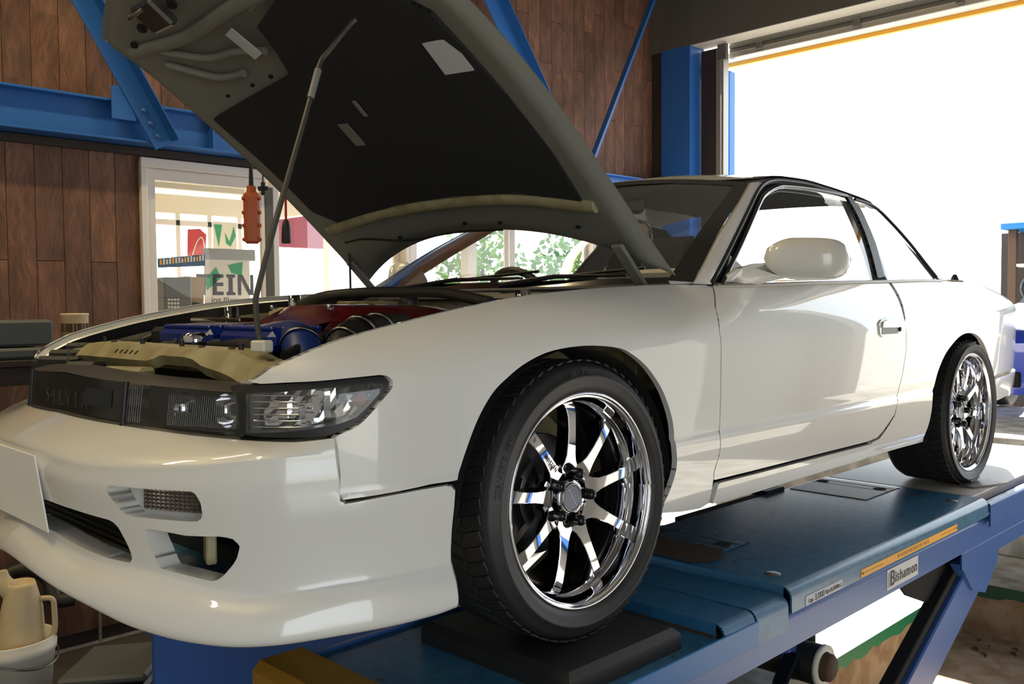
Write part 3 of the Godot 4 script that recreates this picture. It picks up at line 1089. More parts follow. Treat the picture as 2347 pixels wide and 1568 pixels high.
	# filler plates and turntable recess at the front
	for q in [[0.485, 0.645], [0.335, 0.475]]:
		var fi := MB.new()
		rail_profile(fi, q[0], q[1], 0.988, s, -0.03, -0.12 if q[0] > 0.4 else -0.055, 0.028, 0.66)
		fi.g(5)
		fi.quad(Vector3(q[0], -0.03, 0.33 * s), Vector3(q[0], -0.03, 0.962 * s), Vector3(q[0], -0.075, 0.962 * s), Vector3(q[0], -0.075, 0.33 * s))
		obj("filler_plate", fi, M.lift, r)
	var fb := MB.new()
	fb.bx(Vector3(0.33, -0.085, 0.34 * s), Vector3(0.66, -0.060, 0.955 * s))
	obj("filler_support", fb, M.rust, r)
	var lip := MB.new()
	lip.bx(Vector3(-0.62 if near_ else -0.35, -0.118, 0.984 * s), Vector3(0.488, -0.055, 0.992 * s), 0.002)
	obj("recess_lip", lip, M.rail_light, r)
	var fl := MB.new()
	fl.bx(Vector3(-0.40, -0.092, 0.34 * s), Vector3(0.335, -0.066, 0.985 * s))
	obj("recess_floor", fl, M.lift_worn, r)
	# yellow front end
	var ye := MB.new()
	if near_: ye.box(Transform3D(Basis(), Vector3(-0.47, -0.105, 0.65 * s)), Vector3(0.15, 0.10, 0.74), 0.02)
	else: ye.box(Transform3D(Basis(), Vector3(-0.44, -0.105, -0.50)), Vector3(0.09, 0.10, 0.34), 0.02)
	obj("front_end", ye, M.yellow if near_ else M.rail, r)
	# rubber block on the turntable under the front tyre
	var bl := MB.new()
	var xf := Transform3D(Basis(), Vector3(0.02, -0.04, 0.70 * s))
	bl.prism(poly([-0.20, -0.24, 0.20, -0.24, 0.20, 0.24, -0.20, 0.24]), -0.026, 0.026, xf * Transform3D(Basis(Vector3.RIGHT, -PI / 2), Vector3.ZERO), 0.016)
	var blk := obj("rubber_block", bl, M.rubber, self)
	tag(blk, "thick black rubber block under the near front tyre on the lift" if near_ else "thick black rubber block under the far front tyre on the lift", "block")
	if near_: near_lift_details(r)
	# scissor arm, dark strip above it, pivot
	var arm := MB.new()
	var a := Vector3(2.40, -0.28, 0.90 * s)
	var b2 := Vector3(0.95, -0.99, 0.90 * s)
	var t := (b2 - a).normalized()
	var up := t.cross(Vector3.BACK).normalized()
	var bs := Basis(t, up, Vector3.BACK)
	arm.box(Transform3D(bs, (a + b2) * 0.5), Vector3(a.distance_to(b2), 0.17, 0.05), 0.006)
	obj("scissor_arm", arm, M.rail, r)
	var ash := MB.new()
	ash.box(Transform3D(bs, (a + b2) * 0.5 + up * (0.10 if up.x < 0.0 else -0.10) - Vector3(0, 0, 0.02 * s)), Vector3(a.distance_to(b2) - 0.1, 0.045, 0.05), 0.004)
	obj("arm_dark_strip", ash, M.dark, r)  # dark strip along the upper side of the arm
	var hd := MB.new()
	hd.prism(poly([-0.30, 0.0, 0.14, 0.0, 0.12, -0.07, -0.02, -0.17, -0.16, -0.13]), -0.02, 0.02, Transform3D(Basis(), Vector3(2.36, -0.25, 0.92 * s)))
	obj("arm_head", hd, M.rail, r)
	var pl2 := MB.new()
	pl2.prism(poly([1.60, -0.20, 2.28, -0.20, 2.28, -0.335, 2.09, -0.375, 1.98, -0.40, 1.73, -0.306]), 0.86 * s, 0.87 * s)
	obj("arm_shade_plate", pl2, M.dark, r)  # dark plate that paints in the shade between rail and arm
	var ar2 := MB.new()
	var c := Vector3(0.4, -0.98, 0.82 * s)
	var d2 := Vector3(1.04, -0.37, 0.82 * s)
	var t2 := (d2 - c).normalized()
	ar2.box(Transform3D(Basis(t2, t2.cross(Vector3.BACK).normalized(), Vector3.BACK), (c + d2) * 0.5), Vector3(c.distance_to(d2), 0.16, 0.05), 0.006)
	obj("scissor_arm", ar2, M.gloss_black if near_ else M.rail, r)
	var tubem := MB.new()
	tubem.tube([Vector3(1.045, -0.36, 0.55 * s), Vector3(1.045, -0.36, 0.885 * s)], 0.062, 20)
	obj("pivot_tube", tubem, M.black, r)
	var ring := MB.new()
	ring.lathe([Vector2(0.045, 0.0), Vector2(0.065, 0.0), Vector2(0.065, 0.012), Vector2(0.045, 0.012)], 24, Transform3D(Basis() if s > 0 else Basis(Vector3.UP, PI), Vector3(1.045, -0.36, 0.885 * s)))
	obj("pivot_ring", ring, M.white_plastic, r)
	var cap := MB.new()
	cap.lathe([Vector2(0.042, 0.0), Vector2(0.042, 0.03), Vector2(0.036, 0.036), Vector2(0, 0.036)], 24, Transform3D(Basis() if s > 0 else Basis(Vector3.UP, PI), Vector3(1.045, -0.36, 0.885 * s)))
	obj("pivot_pin", cap, M.rust, r)
	for k in 3:
		var hs := MB.new()
		hs.tube(smooth_path(v3([0.60 + 0.09 * k, -1.02, 0.8 * s, 0.72 + 0.09 * k, -0.8, 0.82 * s, 0.95 + 0.06 * k, -0.55, 0.82 * s, 1.0 + 0.06 * k, -0.3, 0.8 * s]), 4), 0.025, 8)
		obj("hydraulic_hose", hs, M.rail if k == 0 else M.dark, r)

func near_lift_details(r: Node) -> void:
	# labels on the side
	var tilt := Basis()
	var w1 := MB.new()
	w1.bx(Vector3(0.735, -0.076, 0.990), Vector3(0.955, -0.049, 0.9915))
	var l1 := obj("capacity_label", w1, M.sticker, r)
	text("Cap.", 0.011, M.ink, l1, Transform3D(tilt, Vector3(0.765, -0.066, 0.992)), 0.0006)
	text("3,000", 0.017, M.ink, l1, Transform3D(tilt, Vector3(0.815, -0.063, 0.992)), 0.0006)
	text("kgs.(6,600lbs.)", 0.011, M.ink, l1, Transform3D(tilt, Vector3(0.90, -0.063, 0.992)), 0.0006)
	var w2 := MB.new()
	w2.bx(Vector3(1.08, -0.074, 0.990), Vector3(1.87, -0.050, 0.9915))
	var l2 := obj("warning_label", w2, M.sticker_yellow, r)
	var arw := MB.new()
	for sg: float in [-1.0, 1.0]:
		var cx := 1.475 + sg * 0.31
		arw.bx(Vector3(cx - 0.07, -0.0625, 0.9915), Vector3(cx + 0.07, -0.0615, 0.992))
		arw.prism(poly([cx + sg * 0.07, -0.058, cx + sg * 0.085, -0.062, cx + sg * 0.07, -0.066]), 0.9915, 0.992)
	obj("arrow", arw, M.rust, l2)
	var jp := MB.new()
	rng.seed = 3
	for k in 17:
		var cx := 1.475 + (k - 8) * 0.0155
		for m in 3: jp.bx(Vector3(cx - 0.0055, -0.0575 - m * 0.0038, 0.9915), Vector3(cx + 0.0055 - 0.004 * rng.randf(), -0.0568 - m * 0.0038, 0.9921))
		jp.bx(Vector3(cx - 0.0006 + 0.003 * (rng.randf() - 0.5), -0.068, 0.9915), Vector3(cx + 0.0006, -0.0555, 0.9921))
	obj("lettering", jp, M.ink, l2).set_meta("kind", "stuff")
	var w3 := MB.new()
	w3.bx(Vector3(1.31, -0.170, 0.972), Vector3(1.56, -0.104, 0.9735))
	var l3 := obj("maker_label", w3, M.sticker, r)
	text("B", 0.048, M.ink, l3, Transform3D(tilt, Vector3(1.352, -0.137, 0.974)), 0.0008, true)
	text("ishamon", 0.031, M.ink, l3, Transform3D(tilt, Vector3(1.462, -0.140, 0.974)), 0.0008, true)
	for k in 8:
		var ln := MB.new()
		ln.bx(Vector3(1.316, -0.160 + k * 0.006, 0.9735), Vector3(1.333, -0.158 + k * 0.006, 0.974))
		obj("stripe", ln, M.ink, l3)
	var tray := MB.new()
	tray.bx(Vector3(1.25, -0.07, 0.20), Vector3(1.90, -0.045, 0.328), 0.003)
	obj("inner_tray", tray, M.dark, r)
	# dark pad lying beside the deck under the sill
	var pd := MB.new()
	pd.bx(Vector3(1.70, -0.02, 0.22), Vector3(1.84, 0.0, 0.33), 0.004)
	obj("lift_pad_bracket", pd, M.black, r)

# ================= car =================
const ARCH_F := [-0.375, 0.414, -0.355, 0.466, -0.328, 0.523, -0.293, 0.571, -0.257, 0.599, -0.208, 0.626, -0.137, 0.648, -0.063, 0.657, 0.015, 0.658, 0.106, 0.649, 0.152, 0.633, 0.201, 0.607, 0.242, 0.575, 0.279, 0.537, 0.307, 0.495, 0.326, 0.456, 0.335, 0.421, 0.334, 0.396, 0.345, 0.354, 0.345, 0.319, 0.337, 0.285, 0.327, 0.257, 0.315, 0.236]
const SILL_F := [0.321, 0.219, 0.426, 0.204, 0.520, 0.196, 0.557, 0.205]
const DOOR_F := [0.638, 0.796, 0.581, 0.741, 0.550, 0.677, 0.549, 0.596, 0.551, 0.497, 0.553, 0.420, 0.543, 0.398, 0.549, 0.381, 0.551, 0.354, 0.544, 0.325, 0.538, 0.298, 0.546, 0.275]
const DOOR_B := [0.547, 0.273, 0.744, 0.271, 1.511, 0.269, 1.587, 0.275, 1.627, 0.298, 1.694, 0.349]
const DOOR_R := [1.710, 0.399, 1.752, 0.487, 1.776, 0.576, 1.771, 0.644, 1.762, 0.709, 1.770, 0.801]
const ARCH_R := [2.041, 0.228, 2.047, 0.274, 2.039, 0.340, 2.030, 0.399, 2.055, 0.424, 2.084, 0.480, 2.145, 0.541, 2.226, 0.584, 2.295, 0.609, 2.368, 0.620, 2.464, 0.614, 2.548, 0.587, 2.620, 0.541, 2.683, 0.481, 2.707, 0.407, 2.761, 0.314]
const LAMP_CUT := [-0.711, 0.608, -0.700, 0.607, -0.667, 0.610, -0.627, 0.612, -0.583, 0.616, -0.533, 0.620, -0.519, 0.620, -0.510, 0.615, -0.508, 0.607, -0.512, 0.598, -0.526, 0.583, -0.546, 0.559, -0.563, 0.540, -0.577, 0.528, -0.595, 0.519, -0.609, 0.513]
const SEAM := [-0.609, 0.508, -0.605, 0.488, -0.601, 0.436, -0.602, 0.389, -0.587, 0.391, -0.506, 0.398, -0.437, 0.405, -0.382, 0.406]
const LENS := [-0.712, 0.590, -0.679, 0.593, -0.641, 0.598, -0.586, 0.602, -0.537, 0.606, -0.522, 0.604, -0.525, 0.597, -0.552, 0.566, -0.571, 0.546, -0.589, 0.538, -0.612, 0.531, -0.644, 0.525, -0.681, 0.520, -0.714, 0.517]
const HANDLE := [1.539, 0.678, 1.563, 0.691, 1.611, 0.697, 1.682, 0.695, 1.702, 0.685, 1.712, 0.643, 1.694, 0.634, 1.650, 0.631, 1.564, 0.630, 1.543, 0.642]
const FRAME := [0.643, 0.808, 0.750, 0.746, 0.873, 0.724, 0.879, 0.954, 0.684, 1.039, 1.047, 0.632, 1.179, 1.123, 0.584, 1.275, 1.162, 0.557, 1.360, 1.180, 0.544, 1.445, 1.187, 0.540, 1.615, 1.190, 0.538, 1.784, 1.177, 0.548, 1.939, 1.162, 0.556]
const GLASS := [0.685, 0.802, 0.756, 0.888, 0.930, 0.699, 1.129, 1.072, 0.618, 1.203, 1.108, 0.595, 1.265, 1.129, 0.581, 1.330, 1.146, 0.569, 1.400, 1.158, 0.561, 1.578, 1.165, 0.557, 1.763, 1.164, 0.558, 1.892, 1.160, 0.559, 1.872, 1.102, 0.600, 1.827, 1.016, 0.658, 1.778, 0.942, 0.703, 1.707, 0.838, 0.760, 1.693, 0.818, 0.770]
const PILLAR := [1.893, 1.167, 0.554, 1.872, 1.102, 0.600, 1.827, 1.016, 0.658, 1.778, 0.942, 0.703, 1.707, 0.838, 0.760, 1.776, 0.845, 0.756, 1.819, 0.920, 0.715, 1.871, 0.988, 0.675, 1.924, 1.090, 0.607, 1.942, 1.164, 0.555]
const QUARTER := [1.962, 1.158, 0.559, 2.118, 1.141, 0.566, 2.190, 1.082, 0.603, 2.256, 0.993, 0.657, 2.306, 0.912, 0.701, 2.355, 0.852, 0.730, 2.357, 0.838, 0.737, 1.819, 0.820, 0.768, 1.794, 0.842, 0.757, 1.842, 0.919, 0.716, 1.895, 0.989, 0.673, 1.953, 1.094, 0.604]
const APILLAR := [0.559, 0.810, 0.746, 0.640, 0.861, 0.722, 0.801, 0.963, 0.675, 0.985, 1.062, 0.620, 1.155, 1.151, 0.563]
const ZMAX := [[-0.74, 0.54], [-0.72, 0.6], [-0.69, 0.655], [-0.65, 0.705], [-0.6, 0.745], [-0.54, 0.778], [-0.46, 0.806], [-0.36, 0.828], [-0.2, 0.842], [0, 0.848], [0.3, 0.845], [0.6, 0.84], [1.0, 0.838], [1.6, 0.84], [2.1, 0.845], [2.5, 0.848], [2.8, 0.838], [3.05, 0.815], [3.25, 0.775], [3.38, 0.72], [3.46, 0.62]]
const YTOP := [[-0.74, 0.58], [-0.711, 0.609], [-0.682, 0.638], [-0.648, 0.653], [-0.584, 0.679], [-0.501, 0.701], [-0.385, 0.726], [-0.304, 0.741], [-0.204, 0.757], [-0.113, 0.77], [0.05, 0.785], [0.25, 0.797], [0.52, 0.806], [0.7, 0.806], [1.2, 0.817], [1.74, 0.828], [2.3, 0.838], [2.8, 0.838], [3.2, 0.825], [3.46, 0.8]]
const ZTOP := [[-0.74, 0.53], [-0.711, 0.595], [-0.682, 0.63], [-0.648, 0.645], [-0.584, 0.665], [-0.501, 0.675], [-0.385, 0.695], [-0.304, 0.7], [-0.204, 0.705], [0.25, 0.705], [0.5, 0.715], [0.62, 0.745], [0.8, 0.765], [1.2, 0.775], [1.74, 0.77], [2.3, 0.745], [2.8, 0.7], [3.2, 0.63], [3.46, 0.5]]
const YC := [[-0.74, 0.56], [-0.5, 0.585], [-0.3, 0.61], [0, 0.635], [0.2, 0.642], [1.0, 0.648], [1.7, 0.663], [2.3, 0.675], [2.9, 0.695], [3.46, 0.7]]
const YL := [[-0.6, 0.39], [-0.38, 0.405], [0.34, 0.398], [1.7, 0.397], [2.1, 0.4], [3.5, 0.42]]

func side_z(x: float, y: float) -> float:
	var zm := herm(ZMAX, x)
	var yc := herm(YC, x)
	if y >= yc:
		var yt := herm(YTOP, x)
		var zt := herm(ZTOP, x)
		var t := (y - yc) / maxf(yt - yc, 0.02)
		return zm - (zm - zt) * pow(maxf(t, 0.0), 2.2) - 0.12 * (y - yc) * clampf(1.0 - t, 0.0, 1.0)
	var yl := herm(YL, x)
	var z := zm - 0.008 * pow((yc - y) / 0.25, 2.0)
	if y < yl + 0.016: z += 0.008 * smoothstep(0.0, 1.0, (yl + 0.016 - y) / 0.016)
	if y < yl: z -= 0.03 * pow((yl - y) / 0.2, 2.0)
	return z

func glass_z(x: float, y: float) -> float:
	var dy := y - herm(YTOP, x)
	return herm([[0.4, 0.745], [0.62, 0.75], [0.8, 0.762], [1.2, 0.77], [1.74, 0.765], [2.3, 0.74], [2.8, 0.70], [3.2, 0.63]], x) - 0.5 * dy - 0.35 * dy * absf(dy)

func cat(parts: Array) -> PackedVector2Array:
	var o := PackedVector2Array()
	for p in parts: o.append_array(p)
	return o

func smooth2(a: Array, per := 4) -> PackedVector2Array:
	var P := []
	for k in range(0, a.size(), 2): P.append(Vector2(a[k], a[k + 1]))
	return PackedVector2Array(smooth_path(P, per))

func rev(p: PackedVector2Array) -> PackedVector2Array:
	var q := p.duplicate()
	q.reverse()
	return q

func top_edge(x0: float, x1: float, n: int) -> PackedVector2Array:
	var o := PackedVector2Array()
	for k in n + 1:
		var x := lerpf(x0, x1, float(k) / n)
		o.append(Vector2(x, herm(YTOP, x)))
	return o

func xy(a: Array) -> PackedVector2Array:
	var o := PackedVector2Array()
	for k in range(0, a.size(), 3): o.append(Vector2(a[k], a[k + 1]))
	return o

func side_panel(called: String, car: Node, P: PackedVector2Array, s: float, m: Material, cell := 0.011, off := 0.0, gap := 0.002, deep := 0.016, fn := "side") -> MeshInstance3D:
	var lo := P[0]
	var hi := P[0]
	for p in P:
		lo = lo.min(p)
		hi = hi.max(p)
	lo -= Vector2.ONE * 0.004
	hi += Vector2.ONE * 0.004
	var mb := MB.new()
	var f: Callable = side_z if fn == "side" else glass_z
	panel(mb, lo.x, hi.x, maxi(int((hi.x - lo.x) / cell), 6), lo.y, hi.y, maxi(int((hi.y - lo.y) / cell), 4),
		func(x: float, y: float): return Vector3(x, y, s * (f.call(x, y) + off)),
		func(x: float, y: float): return sd_poly(P, Vector2(x, y)) + gap,
		func(_p): return Vector3(0, 0, -deep * s))
	return obj(called, mb, m, car)

# ---- bumper: plan line and height rails ----
const PLAN := [[-0.945, 0.0], [-0.94, 0.15], [-0.92, 0.3], [-0.875, 0.45], [-0.80, 0.6], [-0.72, 0.69], [-0.62, 0.745], [-0.5, 0.793], [-0.36, 0.825]]

func plan_pt(t: float) -> Vector2:
	var P := [Vector2(PLAN[1][0], -PLAN[1][1])]
	for q in PLAN: P.append(Vector2(q[0], q[1]))
	var p: Vector2 = catmull(P, absf(t) + 1.0)
	return Vector2(p.x, p.y * signf(t) if t != 0.0 else 0.0)

func plan_nrm(t: float) -> Vector2:
	var d := (plan_pt(t + 0.02) - plan_pt(t - 0.02)).normalized()
	var n := Vector2(-d.y, d.x)
	return n if n.x < 0 or (absf(n.x) < 0.4 and n.y * t > 0) else -n

const B_BOT := [[0, 0.216], [0.4, 0.213], [1.65, 0.189], [2.35, 0.172], [3.15, 0.147], [3.77, 0.135], [4.45, 0.131], [5.7, 0.135], [7.5, 0.145], [7.9, 0.153]]
const B_LIP := [[0, 0.285], [1.0, 0.272], [2.1, 0.25], [3.0, 0.247], [4.0, 0.226], [4.7, 0.217], [6.25, 0.226], [7.9, 0.232]]
const B_CREASE := [[0, 0.462], [1.0, 0.457], [2.36, 0.447], [3.74, 0.459], [4.88, 0.474], [6.1, 0.478], [7.9, 0.478]]
const B_TOP := [[0, 0.520], [2.0, 0.513], [2.73, 0.509], [3.5, 0.504], [4.28, 0.502], [5.2, 0.502], [6.14, 0.508], [7.9, 0.508]]
const B_SET := [[0, -0.10], [3.5, -0.10], [4.28, -0.085], [5.2, -0.03], [5.9, -0.003], [7.9, 0.0]]

const LPLAN := [[-0.845, 0.0], [-0.84, 0.15], [-0.818, 0.29], [-0.778, 0.42], [-0.728, 0.555], [-0.684, 0.66], [-0.612, 0.7365], [-0.5, 0.790], [-0.36, 0.8245]]

func lplan_pt(t: float) -> Vector2:
	var P := [Vector2(LPLAN[1][0], -LPLAN[1][1])]
	for q in LPLAN: P.append(Vector2(q[0], q[1]))
	var p: Vector2 = catmull(P, absf(t) + 1.0)
	return Vector2(p.x, p.y * signf(t) if t != 0.0 else 0.0)

func lplan_nrm(t: float) -> Vector2:
	var d := (lplan_pt(t + 0.02) - lplan_pt(t - 0.02)).normalized()
	var n := Vector2(-d.y, d.x)
	return n if n.x < 0 or (absf(n.x) < 0.4 and n.y * t > 0) else -n

func bumper_pt(t: float, v: float) -> Vector3:
	var a := absf(t)
	var yt := herm(B_TOP, a)
	var yc := herm(B_CREASE, a)
	var yl := herm(B_LIP, a)
	var yb := herm(B_BOT, a)
	var fk := 1.0 - smoothstep(4.6, 6.4, a)
	var R := [Vector2(yt, -1.0), Vector2(lerpf(yc, yt, 0.62), -0.48), Vector2(lerpf(yc, yt, 0.2), -0.08), Vector2(yc - 0.014, 0.0), Vector2(lerpf(yl, yc, 0.5), -0.006), Vector2(yl + 0.022, -0.017 - 0.006 * fk), Vector2(yl - 0.004, -0.010 - 0.008 * fk), Vector2(lerpf(yl, yb, 0.35), 0.004 + 0.004 * fk), Vector2(lerpf(yl, yb, 0.72), 0.012 + 0.008 * fk), Vector2(yb + 0.007, 0.009 + 0.006 * fk), Vector2(yb, -0.008), Vector2(yb + 0.002, -0.07)]
	var q: Vector2 = catmull(R, clampf(v, 0.0, 1.0) * 11.0)
	# the pressed ridge that runs on into the wing
	if a > 4.7:
		var f := smoothstep(4.7, 5.4, a)
		q.y += f * 0.006 * (smoothstep(0.405, 0.388, q.x) - smoothstep(0.372, 0.30, q.x))
	var p := plan_pt(t)
	if q.x > yc - 0.014 and q.y < 0.0: p = p.lerp(lplan_pt(t), clampf(-q.y, 0.0, 1.0))
	else: p += plan_nrm(t) * q.y
	return Vector3(p.x, q.x, p.y)

func lamp_pt(t: float, y: float, off: float) -> Vector3:
	var p := lplan_pt(t) + lplan_nrm(t) * (off - 0.004)
	return Vector3(p.x + (y - 0.51) * 0.12, y, p.y)

func build_car() -> void:
	var car := thing("sports_car", "white two-door sports coupe with raised hood standing on the blue lift", "car")
	for s: float in [1.0, -1.0]: body_side(car, s)
	front_bumper(car)
	lamps(car)
	hood(car)
	engine_bay(car)
	cabin(car)
	tail(car)
	wheels(car)

func body_side(car: Node, s: float) -> void:
	var lc := smooth2(LAMP_CUT, 3)
	var wing := cat([top_edge(-0.708, 0.62, 50), poly(DOOR_F), poly([0.560, 0.215, 0.566, 0.203]), rev(poly(SILL_F)), rev(smooth2(ARCH_F)), rev(poly(SEAM)), rev(lc)])
	side_panel("front_wing", car, wing, s, M.paint, 0.0075 if s > 0 else 0.012)
	var dr := cat([rev(top_edge(0.648, 1.775, 20)), poly(DOOR_F), poly(DOOR_B), poly(DOOR_R)])
	var door := side_panel("door", car, dr, s, M.paint, 0.008 if s > 0 else 0.014)
	# door handle
	var hp := poly(HANDLE)
	side_panel("handle_surround", door, hp, s, M.paint, 0.005, 0.005, 0.0, 0.008)
	var ho := poly([1.556, 0.640, 1.690, 0.640, 1.690, 0.662, 1.556, 0.664])
	side_panel("handle_recess", door, ho, s, M.under, 0.006, 0.0062, 0.0, 0.004)
	var hf := poly([1.552, 0.664, 1.692, 0.662, 1.690, 0.684, 1.672, 0.689, 1.60, 0.690, 1.566, 0.684])
	side_panel("handle_flap", door, hf, s, M.paint, 0.005, 0.011, 0.0, 0.008)
	var kh := MB.new()
	kh.lathe([Vector2(0.009, 0.0), Vector2(0.008, 0.004), Vector2(0, 0.004)], 14, Transform3D(Basis() if s > 0 else Basis(Vector3.UP, PI), Vector3(1.700, 0.655, s * (side_z(1.7, 0.655) + 0.006))))
	obj("keyhole", kh, M.dark, door)
	var sk := poly([0.566, 0.203, 0.60, 0.200, 0.80, 0.198, 1.20, 0.203, 1.545, 0.205, 1.545, 0.262, 0.77, 0.264, 0.566, 0.266])
	side_panel("side_skirt", car, sk, s, M.paint, 0.012, 0.006)
	var hole := smooth2(ARCH_R)
	var qt := cat([rev(top_edge(1.785, 3.40, 40)), poly(DOOR_R), poly([1.698, 0.349, 1.642, 0.296, 1.610, 0.272, 1.552, 0.265, 1.552, 0.205, 1.80, 0.207, 2.02, 0.206]), hole, poly([2.80, 0.425, 3.40, 0.43])])
	# polygon order: roof edge backwards, door edge down, sill, arch, tail
	var qq := cat([rev(poly(DOOR_R)), top_edge(1.80, 3.40, 40), poly([3.40, 0.43, 2.80, 0.425, 2.712, 0.415]), rev(hole.slice(0, hole.size() - 5)), poly([2.06, 0.206, 1.80, 0.207, 1.552, 0.205, 1.552, 0.265, 1.610, 0.272, 1.642, 0.296, 1.698, 0.349])])
	qt = qq
	side_panel("rear_quarter", car, qt, s, M.paint, 0.009 if s > 0 else 0.015)
	var rb := poly([2.712, 0.405, 2.80, 0.415, 3.40, 0.42, 3.40, 0.30, 3.2, 0.30, 3.0, 0.31, 2.86, 0.305, 2.722, 0.31])
	side_panel("rear_bumper_side", car, rb, s, M.paint, 0.014, 0.002)
	# returns behind the hood edge of the wing
	var edge := []
	for k in 25: 
		var x := lerpf(-0.70, 0.56, k / 24.0)
		edge.append(Vector3(x, herm(YTOP, x), herm(ZTOP, x)))
	var ch := MB.new()
	var r0 := []
	var r1 := []
	var r2 := []
	var r3 := []
	for p in edge:
		r0.append(Vector3(p.x, p.y - 0.001, p.z * s))
		r1.append(Vector3(p.x, p.y - 0.006, (p.z - 0.012) * s))
		r2.append(Vector3(p.x + 0.004, p.y - 0.016, (p.z - 0.018) * s))
		r3.append(Vector3(p.x + 0.006, p.y - 0.020, (p.z - 0.03) * s))
	ch.loft([r0, r1, r2, r3])
	obj("wing_channel", ch, M.paint, car)
	var gut := MB.new()
	var r4 := []
	for p in r3: r4.append(p + Vector3(0.0, -0.10, 0.004 * s))
	gut.loft([r3, r4])
	obj("wing_gutter", gut, M.black, car)
	# glasshouse
	var gp := xy(GLASS)
	var gl := side_panel("door_glass", car, gp, s, M.side_glass, 0.02, -0.008, 0.0, 0.003, "glass")
	var seal := []
	for p in v3(FRAME): seal.append(Vector3(p.x, p.y, (p.z - 0.002) * s))
	seal = smooth_path(seal, 4)
	var sm := MB.new()
	sm.tube(seal, 0.0085, 8)
	obj("drip_moulding", sm, M.black, gl)
	var s2 := []
	for p in v3(GLASS).slice(0, 10): s2.append(Vector3(p.x - 0.004, p.y + 0.004, (p.z + 0.002) * s))
	var sm2 := MB.new()
	sm2.tube(smooth_path(s2, 3), 0.008, 8)
	obj("glass_seal", sm2, M.gloss_black, gl)
	side_panel("door_frame", car, cat([xy(FRAME), rev(xy(GLASS).slice(0, 10))]), s, M.gloss_black, 0.008, -0.004, 0.0, 0.01, "glass")
	side_panel("door_pillar_trim", car, xy(PILLAR), s, M.black, 0.01, 0.004, 0.0, 0.012, "glass")
	var qg := side_panel("quarter_glass", car, xy(QUARTER), s, M.side_glass, 0.018, -0.004, 0.0, 0.003, "glass")
	var q2 := []
	for p in v3(QUARTER).slice(0, 6): q2.append(Vector3(p.x, p.y, (p.z + 0.001) * s))
	var qs := MB.new()
	qs.tube(smooth_path(q2, 4), 0.006, 8)
	obj("quarter_seal", qs, M.black, qg)
	# belt moulding
	var bm := []
	for k in 21:
		var x := lerpf(0.66, 2.37, k / 20.0)
		bm.append(Vector3(x, herm(YTOP, x) - 0.003, (herm(ZTOP, x) + 0.003) * s))
	var bt := MB.new()
	bt.tube(bm, 0.007, 8)
	obj("belt_moulding", bt, M.alu, car)
	var sill_top := []
	var sill_in := []
	for k in 31:
		var x := lerpf(0.60, 2.40, k / 30.0)
		sill_top.append(Vector3(x, herm(YTOP, x), herm(ZTOP, x) * s))
		sill_in.append(Vector3(x, herm(YTOP, x) + 0.006, (glass_z(x, herm(YTOP, x)) - 0.03) * s))
	var stp := MB.new()
	stp.loft([sill_top, sill_in])
	obj("belt_ledge", stp, M.paint, car)
	# front pillar
	var f := v3(APILLAR)
	var g := v3(FRAME).slice(0, 6)
	var pr := [[], [], [], []]
	for k in 25:
		var t := k / 24.0
		var a: Vector3 = catmull(f, t * 4.0)
		var b: Vector3 = catmull(g, t * 5.0)
		a.z *= s
		b.z *= s
		pr[0].append(a + Vector3(0.012, -0.012, -0.012 * s))
		pr[1].append(a)
		pr[2].append(a.lerp(b, 0.45) + Vector3(-0.004, 0.003, 0.006 * s))
		pr[3].append(b)
	var ap := MB.new()
	ap.loft(pr)
	obj("front_pillar", car_part(ap), M.paint, car)
	# wing top to pillar foot
	var wt := MB.new()
	wt.loft([[Vector3(0.50, 0.806, 0.712 * s), Vector3(0.56, 0.807, 0.725 * s), Vector3(0.62, 0.806, 0.746 * s), Vector3(0.66, 0.806, 0.752 * s)], [Vector3(0.52, 0.816, 0.69 * s), Vector3(0.563, 0.812, 0.742 * s), Vector3(0.60, 0.812, 0.748 * s), Vector3(0.645, 0.809, 0.75 * s)]])
	obj("pillar_foot", wt, M.paint, car)
	# sail and rear pillar: from quarter glass to the rear deck
	var tp := v3(QUARTER)
	var c1 := [tp[1], tp[2], tp[3], tp[4], tp[5]]
	var c2 := v3([2.20, 1.135, 0.545, 2.36, 1.065, 0.58, 2.50, 0.985, 0.615, 2.62, 0.905, 0.645, 2.72, 0.845, 0.665])
	for k in 5:
		c1[k] = Vector3(c1[k].x, c1[k].y, c1[k].z * s)
		c2[k] = Vector3(c2[k].x, c2[k].y, c2[k].z * s)
	var rp := MB.new()
	var mid := []
	for k in 5: mid.append((c1[k] as Vector3).lerp(c2[k], 0.5) + Vector3(0, 0.002, 0.008 * s))
	rp.loft([smooth_path(c1, 4), smooth_path(mid, 4), smooth_path(c2, 4)])
	obj("rear_pillar", rp, M.paint, car)
	var il := MB.new()
	var ia := []
	var ib := []
	for k in 5:
		ia.append((c1[k] as Vector3) + Vector3(0.0, -0.012, -0.02 * s))
		ib.append((c2[k] as Vector3) + Vector3(0.0, -0.02, -0.03 * s))
	il.loft([smooth_path(ia, 4), smooth_path(ib, 4)])
	obj("pillar_lining", il, M.headliner, car)
	# wheel housings, dark liners and arch lips
	for w in [[0.0, ARCH_F], [2.40, ARCH_R]]:
		var li := MB.new()
		li.lathe([Vector2(0.365 if w[0] == 0.0 else 0.36, 0.0), Vector2(0.37, -0.36), Vector2(0.0, -0.36)], 40, Transform3D(Basis() if s > 0 else Basis(Vector3.UP, PI), Vector3(w[0] - 0.01, 0.29, 0.815 * s)), 0.0 if s > 0 else 0.0, PI)
		obj("wheel_housing", li, M.dark, car)
	mirror_unit(car, s)

func car_part(m: MB) -> MB:
	return m

